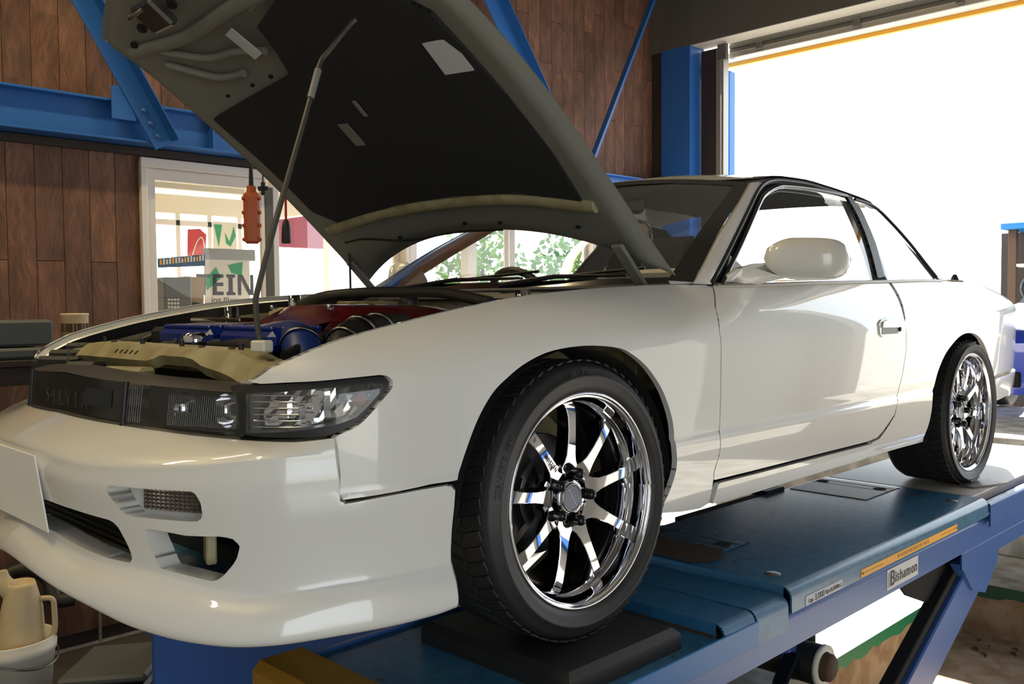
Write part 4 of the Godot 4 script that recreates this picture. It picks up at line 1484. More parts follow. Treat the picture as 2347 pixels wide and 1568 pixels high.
func mirror_unit(car: Node, s: float) -> void:
	# door mirror: egg-shaped shell on a foot
	var sh := MB.new()
	var c := Vector3(0.86, 0.877, 0.925)
	var ax := Vector3(0.055, 0.0, 0.105)
	var secs := []
	for k in 17:
		var t := k / 16.0 * 2.0 - 1.0
		var w := pow(maxf(1.0 - pow(absf(t), 4.0), 0.0), 0.42)
		var hy := 0.060 * w * lerpf(0.72, 1.0, smoothstep(-1.0, -0.3, t))
		var hx := 0.052 * w
		var p := c + ax * t + Vector3(0, -0.004 * t, 0)
		var ring := []
		for j in 21:
			var a := TAU * j / 20.0
			var e := Vector2(signf(cos(a)) * pow(absf(cos(a)), 0.75), signf(sin(a)) * pow(absf(sin(a)), 0.7))
			var q := p + Vector3(e.x * hx, e.y * hy, -e.x * hx * 0.25)
			ring.append(Vector3(q.x, q.y, q.z * s))
		secs.append(ring)
	sh.loft(secs)
	var shell := obj("mirror_shell", sh, M.paint, car)
	var gm := MB.new()
	var e0 := c + Vector3(0.055, 0, -0.01)
	gm.box(Transform3D(Basis(Vector3.UP, 0.24 * s), Vector3(e0.x, e0.y, e0.z * s)), Vector3(0.004, 0.078, 0.15), 0.001)
	obj("mirror_glass", gm, M.chrome, shell)
	var ft := MB.new()
	var r := []
	for q in [[0.70, 0.806, 0.752, 0.86, 0.802, 0.765, 0.80, 0.83, 0.77], [0.71, 0.835, 0.755, 0.85, 0.812, 0.80, 0.79, 0.85, 0.80], [0.73, 0.85, 0.765, 0.87, 0.822, 0.84, 0.81, 0.868, 0.83], [0.78, 0.852, 0.81, 0.89, 0.83, 0.88, 0.83, 0.87, 0.865]]:
		var a := Vector3(q[0], q[1], q[2] * s)
		var b := Vector3(q[3], q[4], q[5] * s)
		var d := Vector3(q[6], q[7], q[8] * s)
		r.append([a, a.lerp(d, 0.5) + Vector3(0, 0.006, 0.004 * s), d, d.lerp(b, 0.5) + Vector3(0, 0.004, 0.006 * s), b, a.lerp(b, 0.5) - Vector3(0, 0.008, 0), a])
	ft.loft(r)
	obj("mirror_foot", ft, M.paint, car)
	var sl := MB.new()
	sl.prism(poly([0.70, 0.805, 0.845, 0.805, 0.83, 0.86, 0.795, 0.895]), 0.0, 0.02 * s, Transform3D(Basis(Vector3.RIGHT, -0.5 * s), Vector3(0, 0.805, 0.742 * s)) * Transform3D(Basis(), Vector3(0, -0.805, 0)))
	obj("mirror_sail", sl, M.paint, car)

func front_bumper(car: Node) -> void:
	var K := 0.13
	var seam := PackedVector2Array()
	var outer := poly([-7.84, 0.0, 7.84, 0.0, 7.84, 0.402, 7.3, 0.400, 6.7, 0.394, 6.13, 0.386, 6.10, 0.44, 6.06, 0.50, 6.02, 0.60, -6.02, 0.60, -6.06, 0.50, -6.10, 0.44, -6.13, 0.386, -6.7, 0.394, -7.3, 0.400, -7.84, 0.402])
	var mouth := poly([0.0, 0.362, 1.29, 0.359, 1.91, 0.355, 2.62, 0.346, 2.74, 0.338, 2.84, 0.303, 2.88, 0.275, 2.84, 0.262, 2.4, 0.264, 1.95, 0.272, 1.1, 0.290, 0.0, 0.298])
	var mm := mouth.duplicate()
	for k in range(mouth.size() - 2, 0, -1): mm.append(Vector2(-mouth[k].x, mouth[k].y))
	var duct := poly([3.14, 0.338, 3.34, 0.337, 3.71, 0.331, 4.2, 0.333, 4.40, 0.330, 4.50, 0.318, 4.49, 0.305, 4.4, 0.284, 4.19, 0.257, 4.08, 0.247, 3.98, 0.244, 3.75, 0.249, 3.54, 0.254, 3.28, 0.259])
	var pocket := poly([2.62, 0.412, 2.66, 0.416, 3.86, 0.417, 3.93, 0.411, 3.97, 0.393, 3.97, 0.368, 3.93, 0.361, 3.8, 0.359, 2.95, 0.359, 2.87, 0.364])
	var holes := [mm]
	for q in [duct, pocket]:
		holes.append(q)
		var w := PackedVector2Array()
		for p in q: w.append(Vector2(-p.x, p.y))
		holes.append(w)
	var sc := []
	for h in [outer] + holes:
		var o := PackedVector2Array()
		for p in h: o.append(Vector2(p.x * K, p.y))
		sc.append(o)
	var mb := MB.new()
	var cutf := func(t: float, v: float) -> float:
		var P := bumper_pt(t, v)
		var q := Vector2(t * K, P.y)
		var d := sd_poly(sc[0], q) + 0.002
		if v < 0.86:
			for k in range(1, sc.size()): d = maxf(d, -sd_poly(sc[k], q))
		return d
	panel(mb, -7.9, 7.9, 230, 0.0, 1.0, 62, bumper_pt, cutf, func(p: Vector3): return Vector3(0.05, -0.004, -0.02 * signf(p.z)) if absf(p.z) < 0.69 else Vector3(0.012, 0, -0.012 * signf(p.z)))
	var bp := obj("front_bumper", mb, M.paint, car)
	# marker lamps in the pockets
	for s: float in [1.0, -1.0]:
		var bk := MB.new()
		bk.grid(func(u: float, v: float):
			var t := lerpf(2.5, 4.05, u) * s
			var p := plan_pt(t) - plan_nrm(t) * 0.052
			return Vector3(p.x, lerpf(0.35, 0.425, v), p.y), 10, 2)
		obj("pocket_back", bk, M.paint, bp)
		var ln := MB.new()
		ln.g(-1)
		var n := 14
		var m := 6
		for i in n:
			for j in m:
				var c := []
				for q in [[0, 0], [1, 0], [1, 1], [0, 1]]:
					var t := lerpf(2.98, 3.88, float(i + q[0]) / n) * s
					var p := plan_pt(t) - plan_nrm(t) * 0.040
					c.append(Vector3(p.x, lerpf(0.366, 0.409, float(j + q[1]) / m), p.y))
				var mid: Vector3 = (c[0] + c[1] + c[2] + c[3]) * 0.25 + Vector3(-0.006, 0, 0.003 * s)
				for q in 4: ln.tri(c[q], c[(q + 1) % 4], mid)
		obj("marker_lens", ln, mat(Color(0.62, 0.58, 0.56), 0.08, 0.85), bp)
	# number plate, blank white
	var pl := MB.new()
	var top := Vector3(-0.953, 0.455, 0.012)
	var bot := Vector3(-0.930, 0.291, 0.012)
	var up := (top - bot).normalized()
	pl.box(Transform3D(Basis(Vector3.BACK, up, Vector3.BACK.cross(up)), (top + bot) * 0.5), Vector3(0.33, 0.165, 0.003), 0.001)
	obj("number_plate", pl, M.plate_white, car)
	var br := MB.new()
	br.bx(Vector3(-0.935, 0.34, -0.06), Vector3(-0.90, 0.40, 0.06), 0.004)
	obj("plate_bracket", br, M.black, car)
	# dark core behind the mouth
	var ic := MB.new()
	ic.bx(Vector3(-0.80, 0.235, -0.36), Vector3(-0.76, 0.37, 0.36), 0.004)
	obj("intercooler", ic, M.black, car)
	for k in 9:
		var fin := MB.new()
		fin.bx(Vector3(-0.804, 0.243 + k * 0.014, -0.35), Vector3(-0.80, 0.249 + k * 0.014, 0.35))
		obj("cooler_fin", fin, M.lens_dark, car)
	for s: float in [1.0, -1.0]:
		var bq := MB.new()
		bq.box(Transform3D(Basis(Vector3.UP, -0.35 * s), Vector3(-0.74, 0.30, 0.50 * s)), Vector3(0.02, 0.09, 0.05), 0.003)
		obj("bumper_stay", bq, M.cream, car)

func lamps(car: Node) -> void:
	# centre garnish between the lamps
	var g := MB.new()
	g.grid(func(u: float, v: float):
		var t := lerpf(-1.93, 1.93, u)
		return lamp_pt(t, lerpf(herm(B_TOP, absf(t)) + 0.006, lerpf(0.607, 0.60, absf(t) / 1.93), v), 0.0), 40, 6)
	var cg := obj("centre_garnish", g, M.lens_dark, car)
	var ribs := MB.new()
	for k in 30:
		var t := 0.85 + k * 0.026
		var a := lamp_pt(t, 0.545, 0.002)
		var b := lamp_pt(t, 0.582, 0.002)
		ribs.tube([a, b], 0.0012, 4, false)
	obj("garnish_rib", ribs, M.black, cg).set_meta("kind", "stuff")
	var letters := "SILVIA"
	for k in 6:
		var t := -0.60 + k * 0.29
		var p := lamp_pt(t, 0.553, 0.003)
		var n := lplan_nrm(t)
		var z := Vector3(n.x, 0.0, n.y).normalized()
		text(letters[k], 0.034, M.badge, cg, Transform3D(Basis(Vector3.UP.cross(z), Vector3.UP, z), p), 0.001, false, "letter")
	# black gasket under the lamps and cowl panel above them
	var gk := MB.new()
	gk.grid(func(u: float, v: float):
		var t := lerpf(-5.9, 5.9, u)
		var p := lplan_pt(t) + lplan_nrm(t) * lerpf(0.002, -0.05, v)
		return Vector3(p.x, herm(B_TOP, absf(t)) + lerpf(0.0, 0.008, minf(v * 4.0, 1.0)), p.y), 80, 5)
	obj("lamp_gasket", gk, M.black, car)
	var cw := MB.new()
	cw.grid(func(u: float, v: float):
		var t := lerpf(-4.15, 4.15, u)
		var yy := lerpf(0.609, 0.588, absf(t) / 4.2)
		var p := lamp_pt(t, yy, lerpf(0.0, -0.075, v))
		return Vector3(p.x, yy + 0.012 * sin(v * PI * 0.6), p.z), 60, 5)
	obj("upper_cowl", cw, M.black, car)
	for s: float in [1.0, -1.0]:
		var hb := MB.new()
		hb.grid(func(u: float, v: float):
			var t := lerpf(1.96, 4.25, u) * s
			return lamp_pt(t, lerpf(0.516, lerpf(0.599, 0.585, u), v), -0.055), 20, 4)
		var hl := obj("headlamp", hb, M.lens_dark, car)
		var hs := MB.new()
		hs.grid(func(u: float, v: float):
			var t := lerpf(1.97, 4.22, u) * s
			return lamp_pt(t, lerpf(lerpf(0.517, 0.511, u), lerpf(0.600, 0.586, u), v), 0.0), 30, 6)
		obj("headlamp_lens", hs, M.lens_smoke, hl)
		var fl := MB.new()
		for k in 34:
			var t := (2.9 + k * 0.037) * s
			fl.tube([lamp_pt(t, 0.52, 0.001), lamp_pt(t, 0.58, 0.001)], 0.0009, 4, false)
		for k in 7:
			var t := (2.02 + k * 0.05) * s
			fl.tube([lamp_pt(t, 0.52, 0.001), lamp_pt(t, 0.592, 0.001)], 0.0011, 4, false)
		obj("lens_flute", fl, M.glass, hl).set_meta("kind", "stuff")
		for t: float in [1.95, 4.27]:
			var frm := MB.new()
			frm.tube([lamp_pt(t * s, 0.508, 0.002), lamp_pt(t * s, 0.602 if t < 3 else 0.588, 0.002)], 0.006, 8)
			obj("lamp_bezel", frm, M.black, hl)
		for q in [[3.05, 0.034], [3.80, 0.034]]:
			var c := lamp_pt(q[0] * s, 0.551, -0.045)
			var n := lplan_nrm(q[0] * s)
			var z := Vector3(n.x, 0, n.y).normalized()
			var rf := MB.new()
			rf.lathe([Vector2(q[1], 0.022), Vector2(q[1] * 0.9, 0.008), Vector2(q[1] * 0.6, -0.004), Vector2(0.01, -0.008), Vector2(0, -0.008)], 28, Transform3D(Basis(Vector3.UP.cross(z), Vector3.UP, z), c))
			var ro := obj("reflector", rf, M.chrome, hl)
			var bu := MB.new()
			bu.lathe([Vector2(0.012, -0.008), Vector2(0.012, 0.006), Vector2(0.006, 0.013), Vector2(0.0, 0.014)], 14, Transform3D(Basis(Vector3.UP.cross(z), Vector3.UP, z), c))
			obj("bulb", bu, M.gloss_black, ro)
		# corner lamp let into the wing
		var cut := poly(LAMP_CUT)
		var cp := cat([cut, poly([-0.63, 0.508, -0.70, 0.508, -0.722, 0.512, -0.722, 0.60])])
		var lens := poly(LENS)
		var fr := MB.new()
		var f := func(x: float, y: float) -> Vector3: return Vector3(x, y, s * (side_z(x, y) - 0.008))
		panel(fr, -0.722, -0.50, 50, 0.505, 0.625, 28, f, func(x: float, y: float): return maxf(sd_poly(cp, Vector2(x, y)) + 0.001, -sd_poly(lens, Vector2(x, y))), func(_p): return Vector3(0.01, 0, -0.03 * s))
		var cl := obj("corner_lamp", fr, M.black, car)
		side_panel("corner_lens", cl, lens, s, M.lens_clear, 0.006, -0.006, -0.001, 0.002)
		var fc := MB.new()
		fc.g(-1)
		rng.seed = 17
		var nx := 22
		var ny := 7
		var pts := []
		for i in nx + 1:
			var row := []
			for j in ny + 1:
				var x := lerpf(-0.712, -0.515, float(i) / nx)
				var y := lerpf(0.512, 0.612, float(j) / ny)
				var jig := 0.010 * rng.randf()
				row.append(Vector3(x + 0.02, y, s * (side_z(x, y) - 0.045 - jig)))
			pts.append(row)
		for i in nx:
			for j in ny:
				var mid := (Vector2(lerpf(-0.712, -0.515, (i + 0.5) / nx), lerpf(0.512, 0.612, (j + 0.5) / ny)))
				if sd_poly(cp, mid) < 0.008: fc.quad(pts[i][j], pts[i + 1][j], pts[i + 1][j + 1], pts[i][j + 1])
		obj("corner_reflector", fc, M.chrome, cl)
		for k in 6:
			var lv := MB.new()
			var yy := 0.527 + k * 0.012
			var lp := []
			for m in 5:
				var x := -0.708 + m * 0.013
				lp.append(Vector3(x + 0.006, yy, s * (side_z(x, yy) - 0.014)))
			lv.tube(lp, 0.0016, 5)
			obj("louvre", lv, M.chrome, cl)
		var bl := MB.new()
		bl.tube([Vector3(-0.55, 0.575, 0.735 * s), Vector3(-0.555, 0.578, 0.752 * s)], [0.014, 0.011], 12)
		obj("corner_bulb", bl, mat(Color(0.45, 0.22, 0.10), 0.2), cl)

func hood_pt(u: float, w: float, drop: float) -> Vector3:
	# u 0 front .. 1 rear, w -1..1 across; closed position
	var a := absf(w)
	var xe := lerpf(-0.708, 0.52, u)
	var xf := lerpf(-0.842, -0.705, pow(a, 2.6))
	var xr := lerpf(0.335, 0.52, pow(a, 2.2))
	var x := lerpf(xf, xr, u)
	var ze := herm(ZTOP, xe) - 0.003
	var ye := herm(YTOP, xe)
	var crown := lerpf(0.012, 0.045, smoothstep(0.0, 0.3, u))
	var y := ye + crown * (1.0 - pow(a, 2.4)) - 0.012 * (1.0 - a) * (1.0 - u)
	return Vector3(x, y - drop, w * ze)

func hood(car: Node) -> void:
	var h := Node3D.new()
	h.name = "hood"
	car.add_child(h)
	var hinge := Vector3(0.55, 0.815, 0)
	h.transform = Transform3D(Basis(Vector3.BACK, deg_to_rad(-44.0)), hinge) * Transform3D(Basis(), -hinge)
	var o := MB.new()
	o.grid(func(u: float, v: float): return hood_pt(u, v * 2.0 - 1.0, 0.0), 40, 40)
	obj("outer_skin", o, M.paint, h)
	# inner frame: rolled edge then flat panel
	var i := MB.new()
	i.grid(func(u: float, v: float):
		var w: float = v * 2.0 - 1.0
		var e := minf(minf(1.0 - absf(w), 0.12), minf(u, 1.0 - u) * 1.3)
		var d := 0.001 + 0.030 * smoothstep(0.0, 0.055, e)
		return hood_pt(u, w * 0.997, d), 60, 70)
	obj("inner_frame", i, M.under, h)
	# insulation pad
	var pp := poly([-0.33, -0.60, -0.375, -0.106, -0.545, -0.01, -0.60, 0.20, -0.58, 0.44, -0.42, 0.575, 0.05, 0.60, 0.22, 0.585, 0.165, 0.36, 0.15, 0.10, 0.16, -0.2, 0.21, -0.50, 0.12, -0.60])
	var pd := MB.new()
	panel(pd, -0.62, 0.24, 60, -0.62, 0.62, 80, func(x: float, z: float): return Vector3(x, hood_y(x, z) - 0.036 - 0.003 * sin(x * 9.0 + z * 4.0) * sin(z * 7.0), z), func(x: float, z: float): return sd_poly(pp, Vector2(x, z)), func(_p): return Vector3(0, 0.012, 0))
	obj("insulation_pad", pd, M.pad, h)
	for q in [[-0.30, 0.515, 0.050, 0.048, 0.1], [-0.135, -0.09, 0.045, 0.022, 0.1], [-0.215, 0.043, 0.03, 0.008, 0.15]]:
		var st := MB.new()
		st.box(Transform3D(Basis(Vector3.BACK, 0.145) * Basis(Vector3.UP, q[4]), Vector3(q[0], hood_y(q[0], q[1]) - 0.0405, q[1])), Vector3(q[2] * 2, 0.002, q[3] * 2), 0.0)
		obj("label", st, M.sticker if q[2] > 0.044 and q[3] > 0.03 else M.under, h)
	# pressed ribs on the front of the frame, holes, latch
	for q in [[-0.679, -0.399, 0.05], [-0.645, -0.53, 0.04], [-0.70, -0.165, 0.05], [-0.70, 0.165, 0.05], [-0.679, 0.399, 0.05], [-0.391, -0.189, 0.022], [-0.385, -0.299, 0.02], [-0.381, -0.444, 0.02], [0.30, -0.3, 0.02], [0.27, 0.05, 0.022], [0.28, 0.2, 0.02], [0.31, 0.5, 0.018]]:
		var ho := MB.new()
		ho.lathe([Vector2(q[2] * 0.5, 0.0), Vector2(q[2] * 0.42, 0.004), Vector2(0.0, 0.004)], 18, Transform3D(Basis(Vector3.RIGHT, PI / 2).scaled(Vector3(0.6, 1, 1)), Vector3(q[0], hood_y(q[0], q[1]) - 0.030, q[1])))
		obj("frame_hole", ho, M.dark, h)
	for c in [[-0.62, -0.50, -0.52, -0.35, -0.50, -0.20, -0.47, -0.10], [-0.55, -0.52, -0.45, -0.40, -0.43, -0.28], [-0.60, 0.05, -0.64, 0.25, -0.60, 0.42]]:
		var pts := []
		for k in range(0, c.size(), 2): pts.append(Vector3(c[k], hood_y(c[k], c[k + 1]) - 0.031, c[k + 1]))
		var rib := MB.new()
		rib.tube(smooth_path(pts, 5), 0.012, 8)
		obj("pressed_rib", rib, M.under, h)
	for c in [[-0.63, -0.58, -0.60, -0.3, -0.62, 0.0, -0.62, 0.3, -0.60, 0.56], [0.215, -0.60, 0.19, -0.3, 0.18, 0.0, 0.19, 0.3, 0.23, 0.62]]:
		var pts := []
		for k in range(0, c.size(), 2): pts.append(Vector3(c[k], hood_y(c[k], c[k + 1]) - 0.034, c[k + 1]))
		var cross := MB.new()
		cross.tube(smooth_path(pts, 6), 0.020, 10, true, 0.6)
		obj("cross_member", cross, M.under if c[0] < 0.0 else M.cream, h)  # rear member coloured cream to paint in a highlight
	var la := MB.new()
	la.box(Transform3D(Basis(Vector3.BACK, 0.14), Vector3(-0.70, hood_y(-0.70, -0.25) - 0.045, -0.25)), Vector3(0.09, 0.03, 0.12), 0.008)
	la.tube(v3([-0.73, 0.57, -0.29, -0.73, 0.545, -0.25, -0.73, 0.57, -0.21]), 0.006, 8)
	obj("latch_striker", la, M.steel, h)
	var gp := MB.new()
	gp.box(Transform3D(Basis(Vector3.BACK, 0.14) * Basis(Vector3.UP, -0.2), Vector3(-0.515, hood_y(-0.515, -0.13) - 0.038, -0.13)), Vector3(0.10, 0.004, 0.05), 0.001)
	obj("light_panel", gp, M.sticker, h)
	for s: float in [1.0, -1.0]:
		var hn := MB.new()
		hn.bx(Vector3(0.36, 0.762, 0.60 * s), Vector3(0.53, 0.775, 0.64 * s), 0.004)
		obj("hinge", hn, M.under, h)
	# washer hose hanging at the far rear corner
	var hz := MB.new()
	hz.tube(smooth_path(v3([0.27, 0.77, -0.55, 0.25, 0.755, -0.40, 0.28, 0.765, -0.2, 0.26, 0.76, 0.05, 0.27, 0.765, 0.25]), 6), 0.004, 6)
	obj("washer_hose", hz, M.black, h)
	var wh := MB.new()
	wh.tube(v3([0.37, 1.005, -0.61, 0.38, 0.90, -0.615, 0.385, 0.775, -0.62]), 0.004, 6)
	obj("washer_line", wh, M.black, car)
	# prop rod
	var rod := MB.new()
	rod.tube(smooth_path(v3([-0.599, 0.681, 0.46, -0.597, 0.715, 0.444, -0.59, 0.756, 0.427, -0.579, 0.793, 0.419, -0.504, 0.985, 0.393, -0.427, 1.181, 0.373, -0.398, 1.256, 0.365, -0.375, 1.315, 0.36, -0.355, 1.344, 0.366, -0.311, 1.405, 0.382, -0.297, 1.421, 0.389]), 4), 0.0065, 8)
	var pro := obj("prop_rod", rod, M.rod, car)
	for q in [[-0.41, 1.226, 0.369, -0.384, 1.295, 0.363]]:
		var slv := MB.new()
		var a := Vector3(q[0], q[1], q[2])
		var b := Vector3(q[3], q[4], q[5])
		slv.tube([a, b], 0.0085, 10)
		obj("sleeve", slv, M.under, pro)

func hood_y(x: float, z: float) -> float:
	var ye := herm(YTOP, x + 0.03)
	var ze := herm(ZTOP, clampf(x, -0.70, 0.5))
	var a := clampf(absf(z) / ze, 0.0, 1.0)
	var u := (x + 0.8) / 1.3
	return ye + lerpf(0.012, 0.045, smoothstep(0.0, 0.3, u)) * (1.0 - pow(a, 2.4)) - 0.012 * (1.0 - a) * (1.0 - u)

func engine_bay(car: Node) -> void:
	# radiator core support
	var cs := MB.new()
	var top := []
	var fr := []
	var lo := []
	var bk := []
	for k in 29:
		var z := lerpf(-0.52, 0.60, k / 28.0)
		var yb := -0.022 * smoothstep(0.40, 0.52, z) - 0.02 * smoothstep(-0.38, -0.48, z)
		var dip := 0.010 * smoothstep(0.30, 0.42, z) - 0.016 * (smoothstep(0.05, 0.12, z) - smoothstep(0.26, 0.33, z))
		top.append(Vector3(-0.575, 0.664 + yb, z))
		bk.append(Vector3(-0.565, 0.60, z))
		fr.append(Vector3(-0.628, 0.660 + yb, z))
		lo.append(Vector3(-0.662, 0.628 + yb - dip, z))
	var un := []
	for p in lo: un.append(p + Vector3(0.012, -0.022, 0))
	cs.loft([bk, top, fr, lo, un], true)
	var cso := obj("core_support", cs, M.cream, car)
	for z: float in [-0.17, -0.14, -0.11, -0.08, -0.05]:
		var sl := MB.new()
		sl.box(Transform3D(Basis(Vector3.BACK, 0.75), Vector3(-0.6462, 0.6445, z)), Vector3(0.012, 0.002, 0.006))
		obj("slot", sl, M.rust, cso)
	for z: float in [-0.30, 0.20, 0.34, 0.50]:
		var bo := MB.new()
		bo.lathe([Vector2(0.0, 0.006), Vector2(0.007, 0.005), Vector2(0.009, 0.0)], 8, Transform3D(Basis(Vector3.RIGHT, -PI / 2), Vector3(-0.60, 0.661 - 0.022 * smoothstep(0.40, 0.52, z), z)))
		obj("bolt", bo, M.rust, cso)
	for z: float in [-0.36, -0.12, 0.10, 0.38]:
		var cl := MB.new()
		cl.tube([Vector3(-0.60, 0.66, z), Vector3(-0.60, 0.676, z)], 0.006, 8)
		obj("support_clip", cl, M.black, car)
	var pb := MB.new()
	pb.box(Transform3D(Basis(Vector3.UP, 0.3), Vector3(-0.605, 0.672, 0.475)), Vector3(0.03, 0.025, 0.04), 0.004)
	obj("rod_clip", pb, M.white_plastic, car)
	# dark tray in front of the support, with brackets
	var tr := MB.new()
	tr.bx(Vector3(-0.75, 0.50, -0.42), Vector3(-0.66, 0.54, 0.42))
	obj("front_tray", tr, M.dark, car)
	for q in [[-0.67, 0.615, -0.46, 0.04], [-0.61, 0.63, -0.53, 0.03], [-0.70, 0.60, -0.42, 0.06], [-0.70, 0.59, 0.02, 0.07], [-0.71, 0.595, -0.20, 0.05]]:
		var bq := MB.new()
		bq.box(Transform3D(Basis(Vector3.UP, 0.4), Vector3(q[0], q[1], q[2])), Vector3(0.05, 0.05, q[3] * 2), 0.008)
		obj("latch_bracket", bq, M.black if q[2] < 0.0 else M.cream, car)
	# side aprons, firewall, floor of the bay
	for s: float in [1.0, -1.0]:
		var ap := MB.new()
		ap.grid(func(u: float, v: float):
			var x := lerpf(-0.66, 0.46, u)
			return Vector3(x, lerpf(herm(YTOP, x) - 0.055, 0.32, v), s * (herm(ZTOP, x) - 0.035 - 0.10 * smoothstep(0.1, 0.6, v) * (0.6 + 0.4 * cos(x * 7.0)))), 24, 8)
		obj("inner_apron", ap, M.cream, car)
		var tw := MB.new()
		tw.lathe([Vector2(0.0, 0.045), Vector2(0.05, 0.045), Vector2(0.085, 0.03), Vector2(0.10, -0.12)], 24, Transform3D(Basis(Vector3.RIGHT, -PI / 2), Vector3(0.10, 0.705, 0.54 * s)))
		obj("strut_tower", tw, M.cream, car)
		var sn := MB.new()
		sn.lathe([Vector2(0.0, 0.04), Vector2(0.02, 0.04), Vector2(0.022, 0.0)], 12, Transform3D(Basis(Vector3.RIGHT, -PI / 2), Vector3(0.10, 0.75, 0.54 * s)))
		obj("strut_nut", sn, M.chrome, car)
	var fw := MB.new()
	fw.bx(Vector3(0.36, 0.25, -0.70), Vector3(0.385, 0.77, 0.70), 0.004)
	obj("firewall", fw, M.cream, car)
	var fl := MB.new()
	fl.bx(Vector3(-0.50, 0.20, -0.36), Vector3(0.40, 0.22, 0.36))
	obj("undertray", fl, M.dark, car)
	var lowb := MB.new()
	lowb.bx(Vector3(-0.52, 0.30, -0.44), Vector3(0.34, 0.585, 0.44), 0.03)
	obj("engine_block", lowb, M.dark, car)
	# radiator with cap and shroud
	var rd := MB.new()
	rd.bx(Vector3(-0.56, 0.30, -0.38), Vector3(-0.52, 0.645, 0.40), 0.004)
	obj("radiator", rd, M.black, car)
	var rc := MB.new()
	rc.lathe([Vector2(0.0, 0.022), Vector2(0.026, 0.022), Vector2(0.032, 0.014), Vector2(0.032, 0.0)], 20, Transform3D(Basis(Vector3.RIGHT, -PI / 2), Vector3(-0.53, 0.668, 0.02)))
	obj("radiator_cap", rc, M.chrome, car)
	var rn := MB.new()
	rn.lathe([Vector2(0.028, 0.0), Vector2(0.028, -0.035)], 16, Transform3D(Basis(Vector3.RIGHT, -PI / 2), Vector3(-0.53, 0.668, 0.02)))
	obj("filler_neck", rn, M.black, car)
	var up := MB.new()
	up.tube(smooth_path(v3([-0.50, 0.64, 0.30, -0.46, 0.655, 0.15, -0.44, 0.65, -0.05, -0.46, 0.64, -0.30]), 5), 0.022, 10)
	obj("coolant_hose", up, M.black, car)
	# blue ribbed air boxes
	for q in [[-0.38, 0.672, -0.20, 0.30, 0.10], [-0.38, 0.672, 0.13, 0.26, 0.10]]:
		var bb := MB.new()
		bb.box(Transform3D(Basis(), Vector3(q[0], q[1], q[2])), Vector3(q[4] + 0.06, 0.05, q[3]), 0.015)
		var bo := obj("blue_cover", bb, M.blue_cover, car)
		for k in 5:
			var rb := MB.new()
			rb.bx(Vector3(q[0] - 0.07 + k * 0.032, q[1] + 0.022, q[2] - q[3] * 0.45), Vector3(q[0] - 0.055 + k * 0.032, q[1] + 0.034, q[2] + q[3] * 0.45), 0.004)
			obj("rib", rb, M.blue_cover, bo)
	var sb := MB.new()
	sb.box(Transform3D(Basis(Vector3.UP, 0.05), Vector3(-0.25, 0.715, -0.38)), Vector3(0.05, 0.012, 0.28), 0.003)
	obj("silver_bracket", sb, M.chrome, car)
	# charge pipes with clamps
	var p1 := MB.new()
	p1.tube(smooth_path(v3([-0.43, 0.60, 0.37, -0.40, 0.655, 0.30, -0.37, 0.672, 0.20, -0.36, 0.66, 0.06]), 6), 0.048, 18)
	obj("charge_pipe", p1, M.blue_hose, car)
	var p2 := MB.new()
	p2.tube(smooth_path(v3([-0.42, 0.58, 0.50, -0.36, 0.66, 0.42, -0.28, 0.685, 0.38, -0.18, 0.69, 0.42]), 6), 0.045, 18)
	obj("intake_hose", p2, M.black, car)
	for q in [[-0.40, 0.655, 0.30, 0.052, 0.5], [-0.36, 0.66, 0.42, 0.049, 0.8], [-0.29, 0.684, 0.383, 0.049, 0.9], [-0.24, 0.69, 0.39, 0.049, 0.9]]:
		var cl := MB.new()
		var ax := Vector3(0.6, 0.3, -0.7).normalized() if q[4] < 0.6 else Vector3(0.9, 0.35, -0.35).normalized()
		var u := ax.cross(Vector3.UP).normalized()
		cl.lathe([Vector2(q[3], -0.007), Vector2(q[3] + 0.002, -0.006), Vector2(q[3] + 0.002, 0.006), Vector2(q[3], 0.007)], 24, Transform3D(Basis(u, ax.cross(u), ax), Vector3(q[0], q[1], q[2])))
		obj("hose_clamp", cl, M.steel, car)
	# red rocker cover
	var rk := MB.new()
	var rr := []
	for k in 9:
		var x := lerpf(-0.27, 0.22, k / 8.0)
		var hgt := 0.755 - 0.03 * pow(absf(k / 8.0 - 0.35) * 1.5, 4.0)
		if k == 0: hgt = 0.70
		if k == 8: hgt = 0.70
		rr.append(v3([x, 0.66, -0.13, x, 0.715, -0.125, x, hgt - 0.006, -0.095, x, hgt, -0.06, x, hgt + 0.003, 0.05, x, hgt, 0.16, x, hgt - 0.006, 0.195, x, 0.715, 0.225, x, 0.66, 0.23]))
	rk.loft(rr)
	rk.g(4)
	var e0: Array = rr[0]
	for k in range(1, e0.size() - 1): rk.tri(e0[0], e0[k], e0[k + 1])
	var rco := obj("rocker_cover", rk, M.red_cover, car)
	var oc := MB.new()
	oc.lathe([Vector2(0.0, 0.02), Vector2(0.025, 0.02), Vector2(0.03, 0.012), Vector2(0.03, 0.0)], 18, Transform3D(Basis(Vector3.RIGHT, -PI / 2), Vector3(0.08, 0.756, 0.10)))
	obj("oil_cap", oc, M.black, rco)
	for q in [[-0.24, -0.10], [-0.24, 0.18], [0.19, 0.18]]:
		var bo := MB.new()
		bo.lathe([Vector2(0.0, 0.012), Vector2(0.009, 0.012), Vector2(0.010, 0.0)], 10, Transform3D(Basis(Vector3.RIGHT, -PI / 2), Vector3(q[0], 0.745, q[1])))
		obj("cover_bolt", bo, M.steel, rco)
	# strut brace
	var stb := MB.new()
	stb.tube(smooth_path(v3([0.10, 0.76, -0.50, 0.11, 0.785, -0.38, 0.14, 0.795, -0.2, 0.14, 0.793, 0.05, 0.12, 0.787, 0.22, 0.10, 0.76, 0.42]), 6), 0.016, 12)
	obj("strut_brace", stb, M.rod, car)
	# master cylinder cap, wiring, small hardware
	var mc := MB.new()
